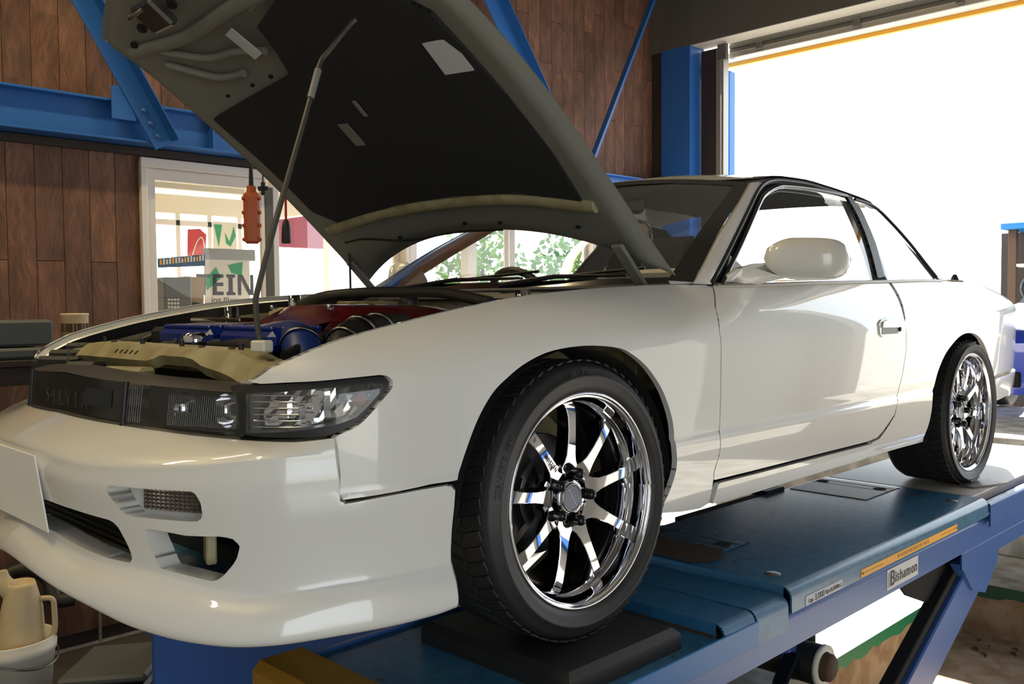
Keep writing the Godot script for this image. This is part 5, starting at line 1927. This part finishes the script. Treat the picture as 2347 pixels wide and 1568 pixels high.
	mc.lathe([Vector2(0.0, 0.03), Vector2(0.022, 0.03), Vector2(0.024, 0.0), Vector2(0.03, 0.0), Vector2(0.03, -0.06)], 16, Transform3D(Basis(Vector3.RIGHT, -PI / 2), Vector3(-0.10, 0.722, -0.60)))
	obj("chrome_breather", mc, M.chrome, car)
	rng.seed = 23
	for k in 7:
		var wr := MB.new()
		var z0 := lerpf(-0.55, 0.5, rng.randf())
		wr.tube(smooth_path(v3([-0.50 + rng.randf() * 0.1, 0.645, z0, -0.40 + rng.randf() * 0.1, 0.68, z0 - 0.1, -0.25, 0.69, z0 - 0.15 + rng.randf() * 0.3, 0.0, 0.70, -0.40 + rng.randf() * 0.2, 0.3, 0.72, -0.3 + rng.randf() * 0.5]), 5), 0.007 + rng.randf() * 0.006, 7)
		obj("wiring_loom", wr, M.black, car)
	for q in [[-0.35, 0.66, -0.48, 0.10, 0.07, 0.12], [0.22, 0.68, -0.52, 0.16, 0.10, 0.14], [0.28, 0.67, 0.40, 0.12, 0.10, 0.2], [-0.48, 0.63, -0.50, 0.10, 0.06, 0.08], [0.0, 0.66, 0.45, 0.2, 0.06, 0.10]]:
		var bx_ := MB.new()
		bx_.box(Transform3D(Basis(), Vector3(q[0], q[1], q[2])), Vector3(q[3], q[4], q[5]), 0.012)
		obj("black_box", bx_, M.black, car)
	# cowl under the windscreen with wipers
	var co := MB.new()
	co.grid(func(u: float, v: float):
		var w: float = v * 2.0 - 1.0
		var x0 := 0.36 + 0.16 * w * w
		return Vector3(lerpf(x0 - 0.04, x0 + 0.06, u), lerpf(0.772, 0.800, u), w * 0.70), 4, 24)
	obj("cowl_panel", co, M.black, car)
	for q in [[-0.45, 0.25], [0.18, 0.75]]:
		var wp := MB.new()
		var a := Vector3(0.40 + 0.12 * q[0] * q[0], 0.812, q[0] * 0.8)
		var b := Vector3(0.46 + 0.12 * q[1] * q[1], 0.835, q[1] * 0.72)
		wp.tube([a, a.lerp(b, 0.45) + Vector3(0, 0.014, 0), b], [0.009, 0.007, 0.004], 8)
		wp.tube([a.lerp(b, 0.2) + Vector3(0.02, 0.012, 0), b + Vector3(0.02, 0.02, 0.05)], 0.005, 6)
		obj("wiper", wp, M.black, car)

func ws_pt(a: float, w: float) -> Vector3:
	var e: Vector3 = catmull(v3(APILLAR), clampf(a, 0.0, 1.0) * 4.0)
	var k := 1.0 - w * w
	return Vector3(e.x - lerpf(0.16, 0.045, a) * k, e.y + lerpf(-0.008, 0.048, a) * k, e.z * w)

func roof_half(x: float) -> Vector2:
	# (y of the rail, half width)
	return Vector2(herm([[1.10, 1.135], [1.155, 1.153], [1.275, 1.168], [1.36, 1.184], [1.445, 1.191], [1.615, 1.194], [1.784, 1.182], [1.94, 1.167], [2.12, 1.146], [2.22, 1.13]], x), herm([[1.10, 0.575], [1.155, 0.566], [1.275, 0.556], [1.36, 0.545], [1.445, 0.541], [1.615, 0.539], [1.784, 0.547], [1.94, 0.555], [2.12, 0.562], [2.22, 0.545]], x))

func cabin(car: Node) -> void:
	var ws := MB.new()
	ws.grid(func(u: float, v: float): return ws_pt(u, v * 2.0 - 1.0), 24, 40)
	var wo := obj("windscreen", ws, M.glass, car)
	var fr := MB.new()
	for s: float in [1.0, -1.0]:
		fr.grid(func(u: float, v: float):
			var w := lerpf(0.905 + 0.02 * u, 1.0, v) * s
			return ws_pt(u, w) + Vector3(-0.002, 0.002, 0), 20, 3)
	fr.grid(func(u: float, v: float): return ws_pt(lerpf(0.955, 1.0, u), v * 2.0 - 1.0) + Vector3(-0.002, 0.002, 0), 2, 30)
	fr.grid(func(u: float, v: float): return ws_pt(lerpf(0.0, 0.085, u), v * 2.0 - 1.0) + Vector3(-0.002, 0.002, 0), 2, 30)
	obj("screen_border", fr, M.gloss_black, wo)
	# roof
	var rf := MB.new()
	rf.grid(func(u: float, v: float):
		var w: float = v * 2.0 - 1.0
		var e := ws_pt(1.0, w)
		var x := lerpf(e.x, 2.20, u)
		var r := roof_half(x)
		var yc := herm([[1.05, 1.19], [1.15, 1.206], [1.3, 1.232], [1.5, 1.243], [1.7, 1.239], [1.9, 1.222], [2.2, 1.178]], x)
		var y := lerpf(yc, r.x, pow(absf(w), 2.6))
		if u < 0.08: y = lerpf(e.y, y, u / 0.08)
		return Vector3(x, y, w * r.y), 40, 30)
	obj("roof", rf, M.paint, car)
	var hl := MB.new()
	hl.grid(func(u: float, v: float):
		var w: float = v * 2.0 - 1.0
		var e := ws_pt(1.0, w)
		var x := lerpf(e.x + 0.02, 2.2, u)
		var r := roof_half(x)
		return Vector3(x, r.x + 0.02 - 0.025 * (1.0 - u) * 0.3 + 0.02 * (1.0 - w * w), w * (r.y - 0.015)), 16, 14)
	obj("headlining", hl, M.headliner, car)
	# rear screen
	var rg := MB.new()
	rg.grid(func(u: float, v: float):
		var w: float = v * 2.0 - 1.0
		var x := lerpf(2.20, 2.72, u) + 0.06 * (1.0 - w * w) * (1.0 - u)
		return Vector3(x, lerpf(1.130, 0.845, u) + lerpf(0.045, 0.03, u) * (1.0 - w * w), w * lerpf(0.545, 0.665, u)), 14, 20)
	obj("rear_screen", rg, M.glass, car)
	# dashboard, steering wheel, seats
	var da := MB.new()
	da.grid(func(u: float, v: float):
		var w: float = v * 2.0 - 1.0
		var x := lerpf(0.52 + 0.08 * w * w, 0.86, u)
		return Vector3(x, 0.79 + 0.035 * sin(u * PI * 0.75) - 0.16 * pow(u, 6.0), w * 0.70), 14, 16)
	obj("dashboard", da, M.black, car)
	var sw := MB.new()
	var sc := Vector3(1.0, 0.735, -0.34)
	var sb := Basis(Vector3.UP, -PI / 2) * Basis(Vector3.RIGHT, 0.42)
	var ring := []
	for k in 29:
		var a := TAU * k / 28.0
		ring.append(sc + sb * Vector3(cos(a) * 0.165, sin(a) * 0.165, 0))
	sw.tube(ring, 0.015, 8, false)
	for a: float in [0.0, PI, -PI / 2]: sw.tube([sc + sb * Vector3(0, 0, 0.02), sc + sb * Vector3(cos(a) * 0.18, sin(a) * 0.18, 0)], 0.012, 6)
	obj("steering_wheel", sw, M.black, car)
	for s: float in [1.0, -1.0]:
		var sx := -0.20 if s > 0 else 0.36
		var sz := 0.31 * s
		var se := MB.new()
		se.box(Transform3D(Basis(Vector3.BACK, 0.05), Vector3(1.05 + sx, 0.40, sz)), Vector3(0.50, 0.16, 0.50), 0.05)
		se.box(Transform3D(Basis(Vector3.BACK, -0.32), Vector3(1.27 + sx, 0.60, sz)), Vector3(0.14, 0.52, 0.46), 0.05)
		var so := obj("seat", se, M.seat, car)
		var hr := MB.new()
		hr.box(Transform3D(Basis(Vector3.BACK, -0.28), Vector3(1.27 + sx, 0.905, sz)), Vector3(0.09, 0.16, 0.24), 0.04)
		obj("headrest", hr, M.seat, so)
		var hb := MB.new()
		hb.box(Transform3D(Basis(Vector3.BACK, -0.28), Vector3(1.255 + sx, 0.85, sz)), Vector3(0.094, 0.05, 0.244), 0.02)
		obj("headrest_band", hb, M.white_plastic, so)
		# belt pillar and inner door card
		var bp := MB.new()
		bp.grid(func(u: float, v: float):
			var y := lerpf(0.80, 1.15, u)
			return Vector3(lerpf(1.70, 1.88, u) + lerpf(0.0, 0.16, v), y, s * (glass_z(1.8, y) - 0.03)), 6, 2)
		obj("inner_pillar", bp, M.headliner, car)
		var dc := MB.new()
		dc.grid(func(u: float, v: float):
			var x := lerpf(0.58, 2.3, u)
			return Vector3(x, lerpf(herm(YTOP, x), 0.22, v), s * (herm(ZTOP, x) - 0.05)), 20, 4)
		obj("door_card", dc, M.seat, car)
	var mr := MB.new()
	mr.box(Transform3D(Basis(Vector3.UP, 0.1), Vector3(1.16, 1.115, 0.0)), Vector3(0.03, 0.06, 0.24), 0.012)
	obj("rear_view_mirror", mr, M.black, car)
	var fl := MB.new()
	fl.bx(Vector3(0.40, 0.20, -0.72), Vector3(3.10, 0.235, 0.72))
	obj("floor_pan", fl, M.dark, car)
	var bk := MB.new()
	bk.bx(Vector3(2.0, 0.235, -0.66), Vector3(2.12, 0.70, 0.66), 0.03)
	obj("rear_bench", bk, M.seat, car)
	var sf := MB.new()
	sf.bx(Vector3(2.12, 0.80, -0.66), Vector3(2.78, 0.825, 0.66))
	obj("parcel_shelf", sf, M.seat, car)

func tail(car: Node) -> void:
	# boot lid and rear deck
	var bt := MB.new()
	bt.grid(func(u: float, v: float):
		var w: float = v * 2.0 - 1.0
		var x := lerpf(2.37, 3.40, u)
		var zt := herm(ZTOP, x)
		var y := herm(YTOP, x) + 0.03 * (1.0 - pow(absf(w), 3.0))
		if x < 2.72: y = herm(YTOP, x) + 0.006
		return Vector3(x, y, w * zt), 24, 20)
	obj("boot_lid", bt, M.paint, car)
	var an := MB.new()
	an.lathe([Vector2(0.022, 0.0), Vector2(0.014, 0.02), Vector2(0.008, 0.032), Vector2(0, 0.034)], 12, Transform3D(Basis(Vector3.RIGHT, -PI / 2), Vector3(2.85, 0.842, 0.63)))
	obj("aerial_base", an, M.black, car)
	var tp := MB.new()
	tp.grid(func(u: float, v: float):
		var a := lerpf(-1.0, 1.0, u)
		var y := lerpf(0.30, 0.815, v)
		var zz := side_z(3.40, clampf(y, 0.3, 0.80))
		var bulge := 0.09 * (1.0 - pow(absf(a), 4.0))
		return Vector3(3.40 + bulge * (1.1 if v < 0.3 else 1.0), y, a * zz), 30, 14)
	obj("tail_panel", tp, M.paint, car)
	for s: float in [1.0, -1.0]:
		var tl := MB.new()
		tl.box(Transform3D(Basis(Vector3.UP, -0.25 * s), Vector3(3.47, 0.66, 0.48 * s)), Vector3(0.03, 0.12, 0.34), 0.01)
		obj("tail_lamp", tl, M.red_dark, car)

# ================= wheels =================
func wheels(car: Node) -> void:
	for q in [[0.0, 0.31, -9.0, 0.03], [2.4756, 0.289, 12.0, 0.0]]:
		for s: float in [1.0, -1.0]:
			wheel(car, Vector3(q[0], q[1], 0.83 * s), s, q[2], q[0] < 1.0)

func wheel(car: Node, at: Vector3, s: float, phase: float, front: bool) -> void:
	var n := Node3D.new()
	n.name = "front_wheel" if front else "rear_wheel"
	car.add_child(n, true)
	var camber := 0.030 if front else 0.006
	n.transform = Transform3D((Basis() if s > 0 else Basis(Vector3.UP, PI)) * Basis(Vector3.RIGHT, -camber), at)
	# tyre: outer face towards +z, lip plane at z = 0
	var ty := MB.new()
	var wd := -0.225 if front else -0.26
	var R := 0.316 if front else 0.2985
	ty.lathe([Vector2(0.240, -0.012), Vector2(0.248, 0.004), Vector2(0.262, 0.012), Vector2(0.276, 0.013), Vector2(0.278, 0.0145), Vector2(0.282, 0.0145), Vector2(0.284, 0.012), Vector2(R - 0.018, 0.004), Vector2(R - 0.013, 0.001), Vector2(R - 0.011, -0.002), Vector2(R - 0.005, -0.012), Vector2(R - 0.001, -0.026), Vector2(R, -0.06), Vector2(R, wd + 0.06), Vector2(R - 0.002, wd + 0.03), Vector2(R - 0.012, wd + 0.01), Vector2(R - 0.03, wd), Vector2(0.262, wd - 0.004), Vector2(0.24, wd + 0.01)], 96)
	var to := obj("tyre", ty, M.tyre, n)
	# tread grooves as raised shoulder blocks
	var tb := MB.new()
	for k in 60:
		var a := TAU * k / 60.0
		var e := Vector3(cos(a), sin(a), 0)
		var t := Vector3(-sin(a), cos(a), 0)
		tb.box(Transform3D(Basis(t, e, Vector3.BACK).rotated(e, 0.25), e * (R + 0.0005) + Vector3(0, 0, -0.036)), Vector3(0.024, 0.005, 0.055), 0.0015)
		tb.box(Transform3D(Basis(t, e, Vector3.BACK).rotated(e, -0.35), e * (R + 0.001) + Vector3(0, 0, -0.095)), Vector3(0.024, 0.005, 0.045), 0.0015)
	var tbo := obj("tread_block", tb, M.tyre, to)
	tbo.set_meta("kind", "stuff")
	if s > 0:
		if front:
			arc_text("225/40R18 88W", to, 0.2905, 0.0135, 158.0, 0.013)
			arc_text("D17-TT101", to, 0.2905, 0.0135, 92.0, 0.011)
		else:
			arc_text("DIAMOND", to, 0.286, 0.0145, 95.0, 0.016)
			arc_text("DIAMOND", to, 0.286, 0.0145, -85.0, 0.016)
	# rim: stepped chrome lip, dish and barrel
	var lip := MB.new()
	lip.lathe([Vector2(0.238, -0.02), Vector2(0.2455, -0.004), Vector2(0.2462, 0.002), Vector2(0.2445, 0.005), Vector2(0.2395, 0.0045), Vector2(0.2380, 0.0005), Vector2(0.2370, -0.0005), Vector2(0.2335, 0.0), Vector2(0.2315, -0.004), Vector2(0.2290, -0.016), Vector2(0.2270, -0.035), Vector2(0.2262, -0.040), Vector2(0.2215, -0.044), Vector2(0.2175, -0.050), Vector2(0.2130, -0.075)], 96)
	obj("rim_lip", lip, M.chrome, n)
	var br := MB.new()
	br.lathe([Vector2(0.2130, -0.075), Vector2(0.205, -0.11), Vector2(0.207, -0.19), Vector2(0.215, -0.225)], 64)
	obj("rim_barrel", br, M.gloss_black, n)
	# nine spokes
	var sp := spoke_mesh()
	for k in 9:
		var o := put("spoke", sp, M.chrome, n, Transform3D(Basis(Vector3.BACK, deg_to_rad(180.0 + phase + 40.0 * k)), Vector3.ZERO))
		if k == 8 and s > 0 and front:
			text("WORK EMOTION", 0.0095, M.ink, o, Transform3D(Basis(Vector3(-1, 0, 0), Vector3(0, -1, 0), Vector3.BACK), Vector3(0.145, 0.0, -0.0292)), 0.0008, true)
	var hub := MB.new()
	hub.lathe([Vector2(0.084, -0.085), Vector2(0.084, -0.050), Vector2(0.081, -0.0465), Vector2(0.076, -0.047), Vector2(0.073, -0.052), Vector2(0.070, -0.066), Vector2(0.047, -0.066), Vector2(0.0445, -0.060), Vector2(0.043, -0.046), Vector2(0.040, -0.041), Vector2(0.034, -0.040)], 64)
	obj("hub", hub, M.chrome, n)
	var cap := MB.new()
	cap.lathe([Vector2(0.034, -0.040), Vector2(0.033, -0.0365), Vector2(0.029, -0.0365), Vector2(0.028, -0.038), Vector2(0.0, -0.038)], 40)
	var co := obj("centre_cap", cap, M.steel, n)
	var cd := MB.new()
	cd.lathe([Vector2(0.0275, -0.0372), Vector2(0.0, -0.0372)], 32)
	obj("cap_disc", cd, mat(Color(0.42, 0.44, 0.50), 0.3, 0.4), co)
	var cs := MB.new()
	cs.box(Transform3D(Basis(Vector3.BACK, -1.0), Vector3(0, 0, -0.0368)), Vector3(0.05, 0.002, 0.001))
	obj("cap_script", cs, M.sticker, co)
	for k in 5:
		var a := deg_to_rad(72.0 * k)
		var p := Vector3(cos(a), sin(a), 0) * 0.0572
		var wl := MB.new()
		wl.lathe([Vector2(0.0125, -0.063), Vector2(0.0125, -0.0655), Vector2(0.0, -0.0655)], 20, Transform3D(Basis(), p))
		obj("lug_seat", wl, M.dark, n)
		var nut := MB.new()
		nut.lathe([Vector2(0.0128, -0.066), Vector2(0.0128, -0.030), Vector2(0.0116, -0.023), Vector2(0.007, -0.019), Vector2(0.0, -0.018)], 14, Transform3D(Basis(), p))
		obj("lug_nut", nut, M.gloss_black, n)
	# brake disc and caliper
	var dk := MB.new()
	dk.lathe([Vector2(0.07, -0.118), Vector2(0.075, -0.135), Vector2(0.085, -0.137), Vector2(0.140, -0.137), Vector2(0.142, -0.139), Vector2(0.142, -0.160), Vector2(0.07, -0.162)], 64)
	obj("brake_disc", dk, M.disc, n)
	var hat := MB.new()
	hat.lathe([Vector2(0.0, -0.10), Vector2(0.07, -0.10), Vector2(0.072, -0.125)], 40)
	obj("disc_hat", hat, M.black, n)
	var ca := MB.new()
	ca.lathe([Vector2(0.095, -0.115), Vector2(0.155, -0.115), Vector2(0.155, -0.175), Vector2(0.095, -0.175), Vector2(0.095, -0.115)], 14, Transform3D(), deg_to_rad(150.0), deg_to_rad(215.0))
	obj("brake_caliper", ca, M.black, n)

func spoke_mesh() -> ArrayMesh:
	# along +x from hub to rim; face towards +z
	var m := MB.new()
	var S := []
	for q in [[0.058, 0.034, -0.046, 0.034], [0.070, 0.0285, -0.043, 0.034], [0.084, 0.0195, -0.0385, 0.034], [0.10, 0.0150, -0.035, 0.034], [0.13, 0.0128, -0.031, 0.034], [0.16, 0.0124, -0.0285, 0.033], [0.188, 0.0132, -0.028, 0.031], [0.206, 0.0150, -0.031, 0.028], [0.2135, 0.0165, -0.035, 0.024], [0.2195, 0.018, -0.042, 0.018]]:
		S.append(q)
	for k in S.size() - 1:
		var a: Array = S[k]
		var b: Array = S[k + 1]
		for e in [[-1.0, -1.0], [1.0, 1.0]]:
			m.g(2)
			m.quad(Vector3(a[0], e[0] * a[1], a[2] - 0.0015), Vector3(b[0], e[0] * b[1], b[2] - 0.0015), Vector3(b[0], e[0] * (b[1] + 0.004), b[2] - b[3]), Vector3(a[0], e[0] * (a[1] + 0.004), a[2] - a[3]))
			m.g(3)
			m.quad(Vector3(a[0], e[0] * a[1], a[2] - 0.0015), Vector3(b[0], e[0] * b[1], b[2] - 0.0015), Vector3(b[0], e[0] * (b[1] - 0.0015), b[2]), Vector3(a[0], e[0] * (a[1] - 0.0015), a[2]))
		m.g(1)
		m.quad(Vector3(a[0], -a[1] + 0.0015, a[2]), Vector3(b[0], -b[1] + 0.0015, b[2]), Vector3(b[0], b[1] - 0.0015, b[2]), Vector3(a[0], a[1] - 0.0015, a[2]))
	return m.mesh()

func arc_text(t: String, parent: Node, r: float, z: float, mid_deg: float, size: float) -> void:
	var step := size * 0.78 / r
	for k in t.length():
		if t[k] == " ": continue
		var a := deg_to_rad(mid_deg) - (k - (t.length() - 1) * 0.5) * step
		var e := Vector3(cos(a), sin(a), 0)
		text(t[k], size, M.tyre_text, parent, Transform3D(Basis(-Vector3(-sin(a), cos(a), 0), e, Vector3.BACK), e * r + Vector3(0, 0, z)), 0.0012, false, "letter")

# ================= loose things =================
func build_props() -> void:
	# hoist pendant switch
	var p := thing("pendant_switch", "orange hoist pendant switch hanging on a black cable in front of the window", "switch", Vector3(0.26, 1.10, -1.10), -0.55)
	var b := MB.new()
	b.box(Transform3D(Basis(), Vector3(0, 0, 0)), Vector3(0.062, 0.20, 0.05), 0.010)
	obj("body", b, M.orange, p)
	var fr := MB.new()
	fr.bx(Vector3(-0.024, -0.095, 0.022), Vector3(0.024, 0.085, 0.030), 0.004)
	obj("front_cover", fr, M.orange, p)
	for s: float in [-1.0, 1.0]:
		var ri := MB.new()
		ri.bx(Vector3(s * 0.020 - 0.002, -0.092, 0.028), Vector3(s * 0.020 + 0.002, 0.082, 0.034), 0.001)
		obj("rib", ri, M.orange, p)
		for y: float in [-0.085, -0.03, 0.02, 0.075]:
			var sc := MB.new()
			sc.lathe([Vector2(0.0, 0.008), Vector2(0.006, 0.007), Vector2(0.008, 0.0), Vector2(0.008, -0.008)], 12, Transform3D(Basis(), Vector3(s * 0.030, y, 0.020)))
			obj("screw", sc, M.orange, p)
	var gl := MB.new()
	gl.tube([Vector3(0, 0.095, 0), Vector3(0, 0.125, 0)], [0.020, 0.017], 14)
	obj("gland", gl, M.orange, p)
	var ca := MB.new()
	ca.tube([Vector3(0, 0.12, 0), Vector3(0, 0.22, 0)], [0.010, 0.007], 10)
	ca.tube([Vector3(0, 0.22, 0), Vector3(0, 3.5, 0)], 0.0055, 8)
	obj("cable", ca, M.black, p)
	var x := thing("cable_hook", "small black cross-shaped hanger beside the orange pendant switch", "hook", Vector3(0.297, 1.216, -1.075), -0.7)
	var xm := MB.new()
	xm.bx(Vector3(-0.02, -0.009, -0.004), Vector3(0.02, 0.009, 0.004), 0.002)
	xm.bx(Vector3(-0.008, -0.026, -0.004), Vector3(0.008, 0.026, 0.004), 0.002)
	obj("cross", xm, M.black, x)
	var xc := MB.new()
	xc.tube([Vector3(0, 0.02, 0), Vector3(0, 3.38, 0)], 0.003, 6)
	obj("cord", xc, M.black, x)
	var q := thing("power_plug", "black rubber plug hanging on a red cord beside the prop rod", "plug", Vector3(0.355, 1.0, -1.006))
	var pb := MB.new()
	pb.tube(v3([0, 0.0, 0, 0, 0.006, 0, 0, 0.06, 0, 0, 0.085, 0, 0, 0.092, 0]), [0.017, 0.019, 0.017, 0.012, 0.008], 16)
	obj("body", pb, M.rubber, q)
	var pc := MB.new()
	pc.tube([Vector3(0, 0.09, 0), Vector3(0, 3.6, 0)], 0.005, 8)
	obj("cord", pc, M.red, q)
	# dark wooden cabinet by the wall
	var cb := thing("wooden_cabinet", "dark brown wooden cabinet against the wall behind the bucket", "cabinet", Vector3(0.2, FLOOR, -2.46))
	var c1 := MB.new()
	c1.bx(Vector3(-1.6, 0.0, -0.6), Vector3(0.9, 1.28, 0.33), 0.004)
	obj("body", c1, M.dark_brown, cb)
	for k in 3:
		var dr := MB.new()
		dr.bx(Vector3(-1.44 + k * 0.78 + 0.006, 0.06, 0.33), Vector3(-0.66 + k * 0.78 - 0.006, 1.2, 0.35), 0.004)
		obj("door", dr, wood[3], cb)
	var ctp := MB.new()
	ctp.bx(Vector3(-1.65, 1.28, -0.62), Vector3(0.95, 1.31, 0.36), 0.004)
	obj("top", ctp, M.dark_brown, cb)
	var vt := MB.new()
	vt.bx(Vector3(-0.193, 0.0, 0.352), Vector3(-0.180, 1.2, 0.358))
	obj("joint_strip", vt, M.alu, cb)
	var gb := thing("tool_case", "grey plastic tool case standing on the cabinet at the edge of view", "case", Vector3(-0.29, 0.532, -2.24))
	var g1 := MB.new()
	g1.bx(Vector3(-0.30, 0.0, -0.12), Vector3(0.10, 0.05, 0.125), 0.012)
	obj("base", g1, M.grey_box, gb)
	var g2 := MB.new()
	g2.bx(Vector3(-0.295, 0.055, -0.11), Vector3(0.15, 0.17, 0.11), 0.012)
	obj("lid", g2, M.grey_box, gb)
	var cn := thing("paint_can", "stained cream tin can on the cabinet beside the grey case", "can", Vector3(-0.02, 0.532, -2.22))
	var k1 := MB.new()
	k1.lathe([Vector2(0.0, 0.0), Vector2(0.058, 0.0), Vector2(0.058, 0.185), Vector2(0.061, 0.19), Vector2(0.058, 0.196), Vector2(0.052, 0.19), Vector2(0.0, 0.188)], 28, Transform3D(Basis(Vector3.RIGHT, -PI / 2), Vector3.ZERO))
	obj("tin", k1, M.jug, cn)
	var k2 := MB.new()
	k2.lathe([Vector2(0.0585, 0.11), Vector2(0.0585, 0.15)], 20, Transform3D(Basis(Vector3.RIGHT, -PI / 2), Vector3.ZERO))
	obj("stain", k2, M.rust, cn)
	# bucket with a jug inside
	var bk := thing("bucket", "white plastic bucket with red printing at the bottom corner", "bucket", Vector3(-0.53, FLOOR + 0.006, -1.50))
	var b1 := MB.new()
	var up := Transform3D(Basis(Vector3.RIGHT, -PI / 2), Vector3.ZERO)
	b1.lathe([Vector2(0.0, 0.004), Vector2(0.115, 0.004), Vector2(0.118, 0.0), Vector2(0.145, 0.26), Vector2(0.150, 0.262), Vector2(0.152, 0.285), Vector2(0.148, 0.287), Vector2(0.150, 0.312), Vector2(0.146, 0.316), Vector2(0.141, 0.312), Vector2(0.113, 0.02), Vector2(0.0, 0.02)], 48, up)
	obj("pail", b1, M.white_plastic, bk)
	var hd := MB.new()
	var hp := []
	for k in 15:
		var a := lerpf(-0.4, PI * 0.75, k / 14.0)
		hp.append(Vector3(cos(a) * 0.156, 0.27 - 0.05 * sin(k / 14.0 * PI), sin(a) * 0.156))
	hd.tube(hp, 0.003, 6)
	obj("handle", hd, M.steel, bk)
	for q2 in [[0.08, 0.155, 0.13, 0.012, M.red_dark], [0.115, 0.07, 0.045, 0.05, M.red], [0.07, 0.055, 0.05, 0.012, M.ink], [0.05, 0.085, 0.028, 0.03, M.ink]]:
		var pr := MB.new()
		pr.grid(func(u: float, v: float):
			var y: float = q2[1] + (v - 0.5) * q2[3]
			var r := 0.118 + 0.027 * y / 0.26 + 0.0008
			var a: float = (u - 0.5) * q2[2] / 0.13 + (q2[0] - 0.02) * 3.4
			return Vector3(sin(a) * r, y, cos(a) * r).rotated(Vector3.UP, -0.55), 8, 1)
		obj("print", pr, q2[4], bk)
	var jg := thing("measuring_jug", "cream plastic measuring jug standing inside the white bucket", "jug", Vector3(-0.50, FLOOR + 0.028, -1.47), -0.5)
	var j1 := MB.new()
	j1.lathe([Vector2(0.0, 0.0), Vector2(0.080, 0.0), Vector2(0.080, 0.20), Vector2(0.070, 0.40), Vector2(0.056, 0.46), Vector2(0.05, 0.485), Vector2(0.045, 0.50), Vector2(0.041, 0.495), Vector2(0.0, 0.45)], 32, up)
	obj("body", j1, M.jug, jg)
	var j2 := MB.new()
	j2.tube(smooth_path(v3([0.064, 0.43, 0, 0.10, 0.425, 0, 0.108, 0.39, 0, 0.106, 0.30, 0, 0.078, 0.27, 0]), 5), 0.010, 8)
	obj("handle", j2, M.jug, jg)
	var j3 := MB.new()
	j3.tube(smooth_path(v3([-0.03, 0.46, 0.0, -0.055, 0.50, 0.0, -0.06, 0.545, 0.0]), 5), [0.036, 0.036, 0.035, 0.034, 0.033, 0.03, 0.027, 0.024, 0.02, 0.018, 0.015], 12)
	obj("spout", j3, M.jug, jg)
	var fm := thing("shade_mat", "dark mat added as painted floor shade under the bucket and undercover", "mat", Vector3(-0.45, FLOOR, -1.52))
	var f1 := MB.new()
	f1.bx(Vector3(-1.2, 0.0, -0.55), Vector3(0.75, 0.006, 0.62), 0.002)
	obj("sheet", f1, mat(Color(0.20, 0.17, 0.155), 0.8), fm)  # dark sheet added to paint the shade on this floor
	# black moulded engine part lying on the floor
	var bp := thing("plastic_undercover", "black ribbed plastic undercover lying on the floor beside the bucket", "cover", Vector3(-0.32, FLOOR + 0.006, -1.10), -0.73)
	for k in 3:
		var m := MB.new()
		m.box(Transform3D(Basis(Vector3.BACK, 0.03 * (k - 1)), Vector3(0.01 * k, 0.05 + k * 0.085, 0.02 * k)), Vector3(0.34 - 0.02 * k, 0.05, 0.34), 0.012)
		obj("layer", m, M.black, bp)
	for k in 5:
		var m := MB.new()
		m.bx(Vector3(-0.15 + k * 0.07, 0.05, 0.16), Vector3(-0.135 + k * 0.07, 0.22, 0.185), 0.003)
		obj("rib", m, M.rubber, bp)
	var tp := MB.new()
	tp.box(Transform3D(Basis(Vector3.BACK, 0.05), Vector3(0.02, 0.265, 0.0)), Vector3(0.30, 0.03, 0.32), 0.01)
	obj("top_panel", tp, M.grey_box, bp)
	var cd := thing("cardboard_sheet", "brown cardboard sheet slipped under the black plastic undercover", "cardboard", Vector3(0.26, FLOOR + 0.001, -1.02), 0.6)
	var cm := MB.new()
	cm.box(Transform3D(Basis(Vector3.BACK, 0.55), Vector3(0, 0.10, 0)), Vector3(0.36, 0.012, 0.22), 0.002)
	obj("sheet", cm, M.dark_brown, cd)
	# rubber pipe elbow by the cabinet
	var el := thing("rubber_hose", "curled black rubber hose hooked on the cabinet front above the bucket", "hose", Vector3(-0.33, -0.53, -2.04))
	var em := MB.new()
	em.tube(smooth_path(v3([-0.08, 0.10, 0.0, -0.05, 0.16, 0.0, 0.03, 0.17, 0.02, 0.09, 0.12, 0.05, 0.10, 0.04, 0.10, 0.17, 0.03, 0.12]), 5), 0.03, 12)
	obj("tube", em, M.rubber, el)
	# dry leaves on the pit bottom
	rng.seed = 77
	for k in 26:
		var lf := MB.new()
		lf.g(-1)
		var L := 0.018 + 0.02 * rng.randf()
		var a := Vector3(-L, 0, 0)
		var c := Vector3(L, 0.006, 0)
		var d := Vector3(0, 0.010, L * 0.45)
		var e := Vector3(0, 0.008, -L * 0.45)
		lf.tri(a, d, c)
		lf.tri(a, c, e)
		var pos := Vector3(3.35 + 0.3 * rng.randf(), FLOOR - 0.278, 0.5 + 0.8 * rng.randf())
		if k > 20: pos = Vector3(2.7 + 0.6 * rng.randf(), FLOOR - 0.278, 0.45 + 0.8 * rng.randf())
		var lo := put("dry_leaf", lf.mesh(), M.leaf, self, Transform3D(Basis(Vector3.UP, rng.randf() * TAU), pos))
		tag(lo, "small dry brown leaf lying in the concrete lift pit", "leaf", "dry leaves in the lift pit")
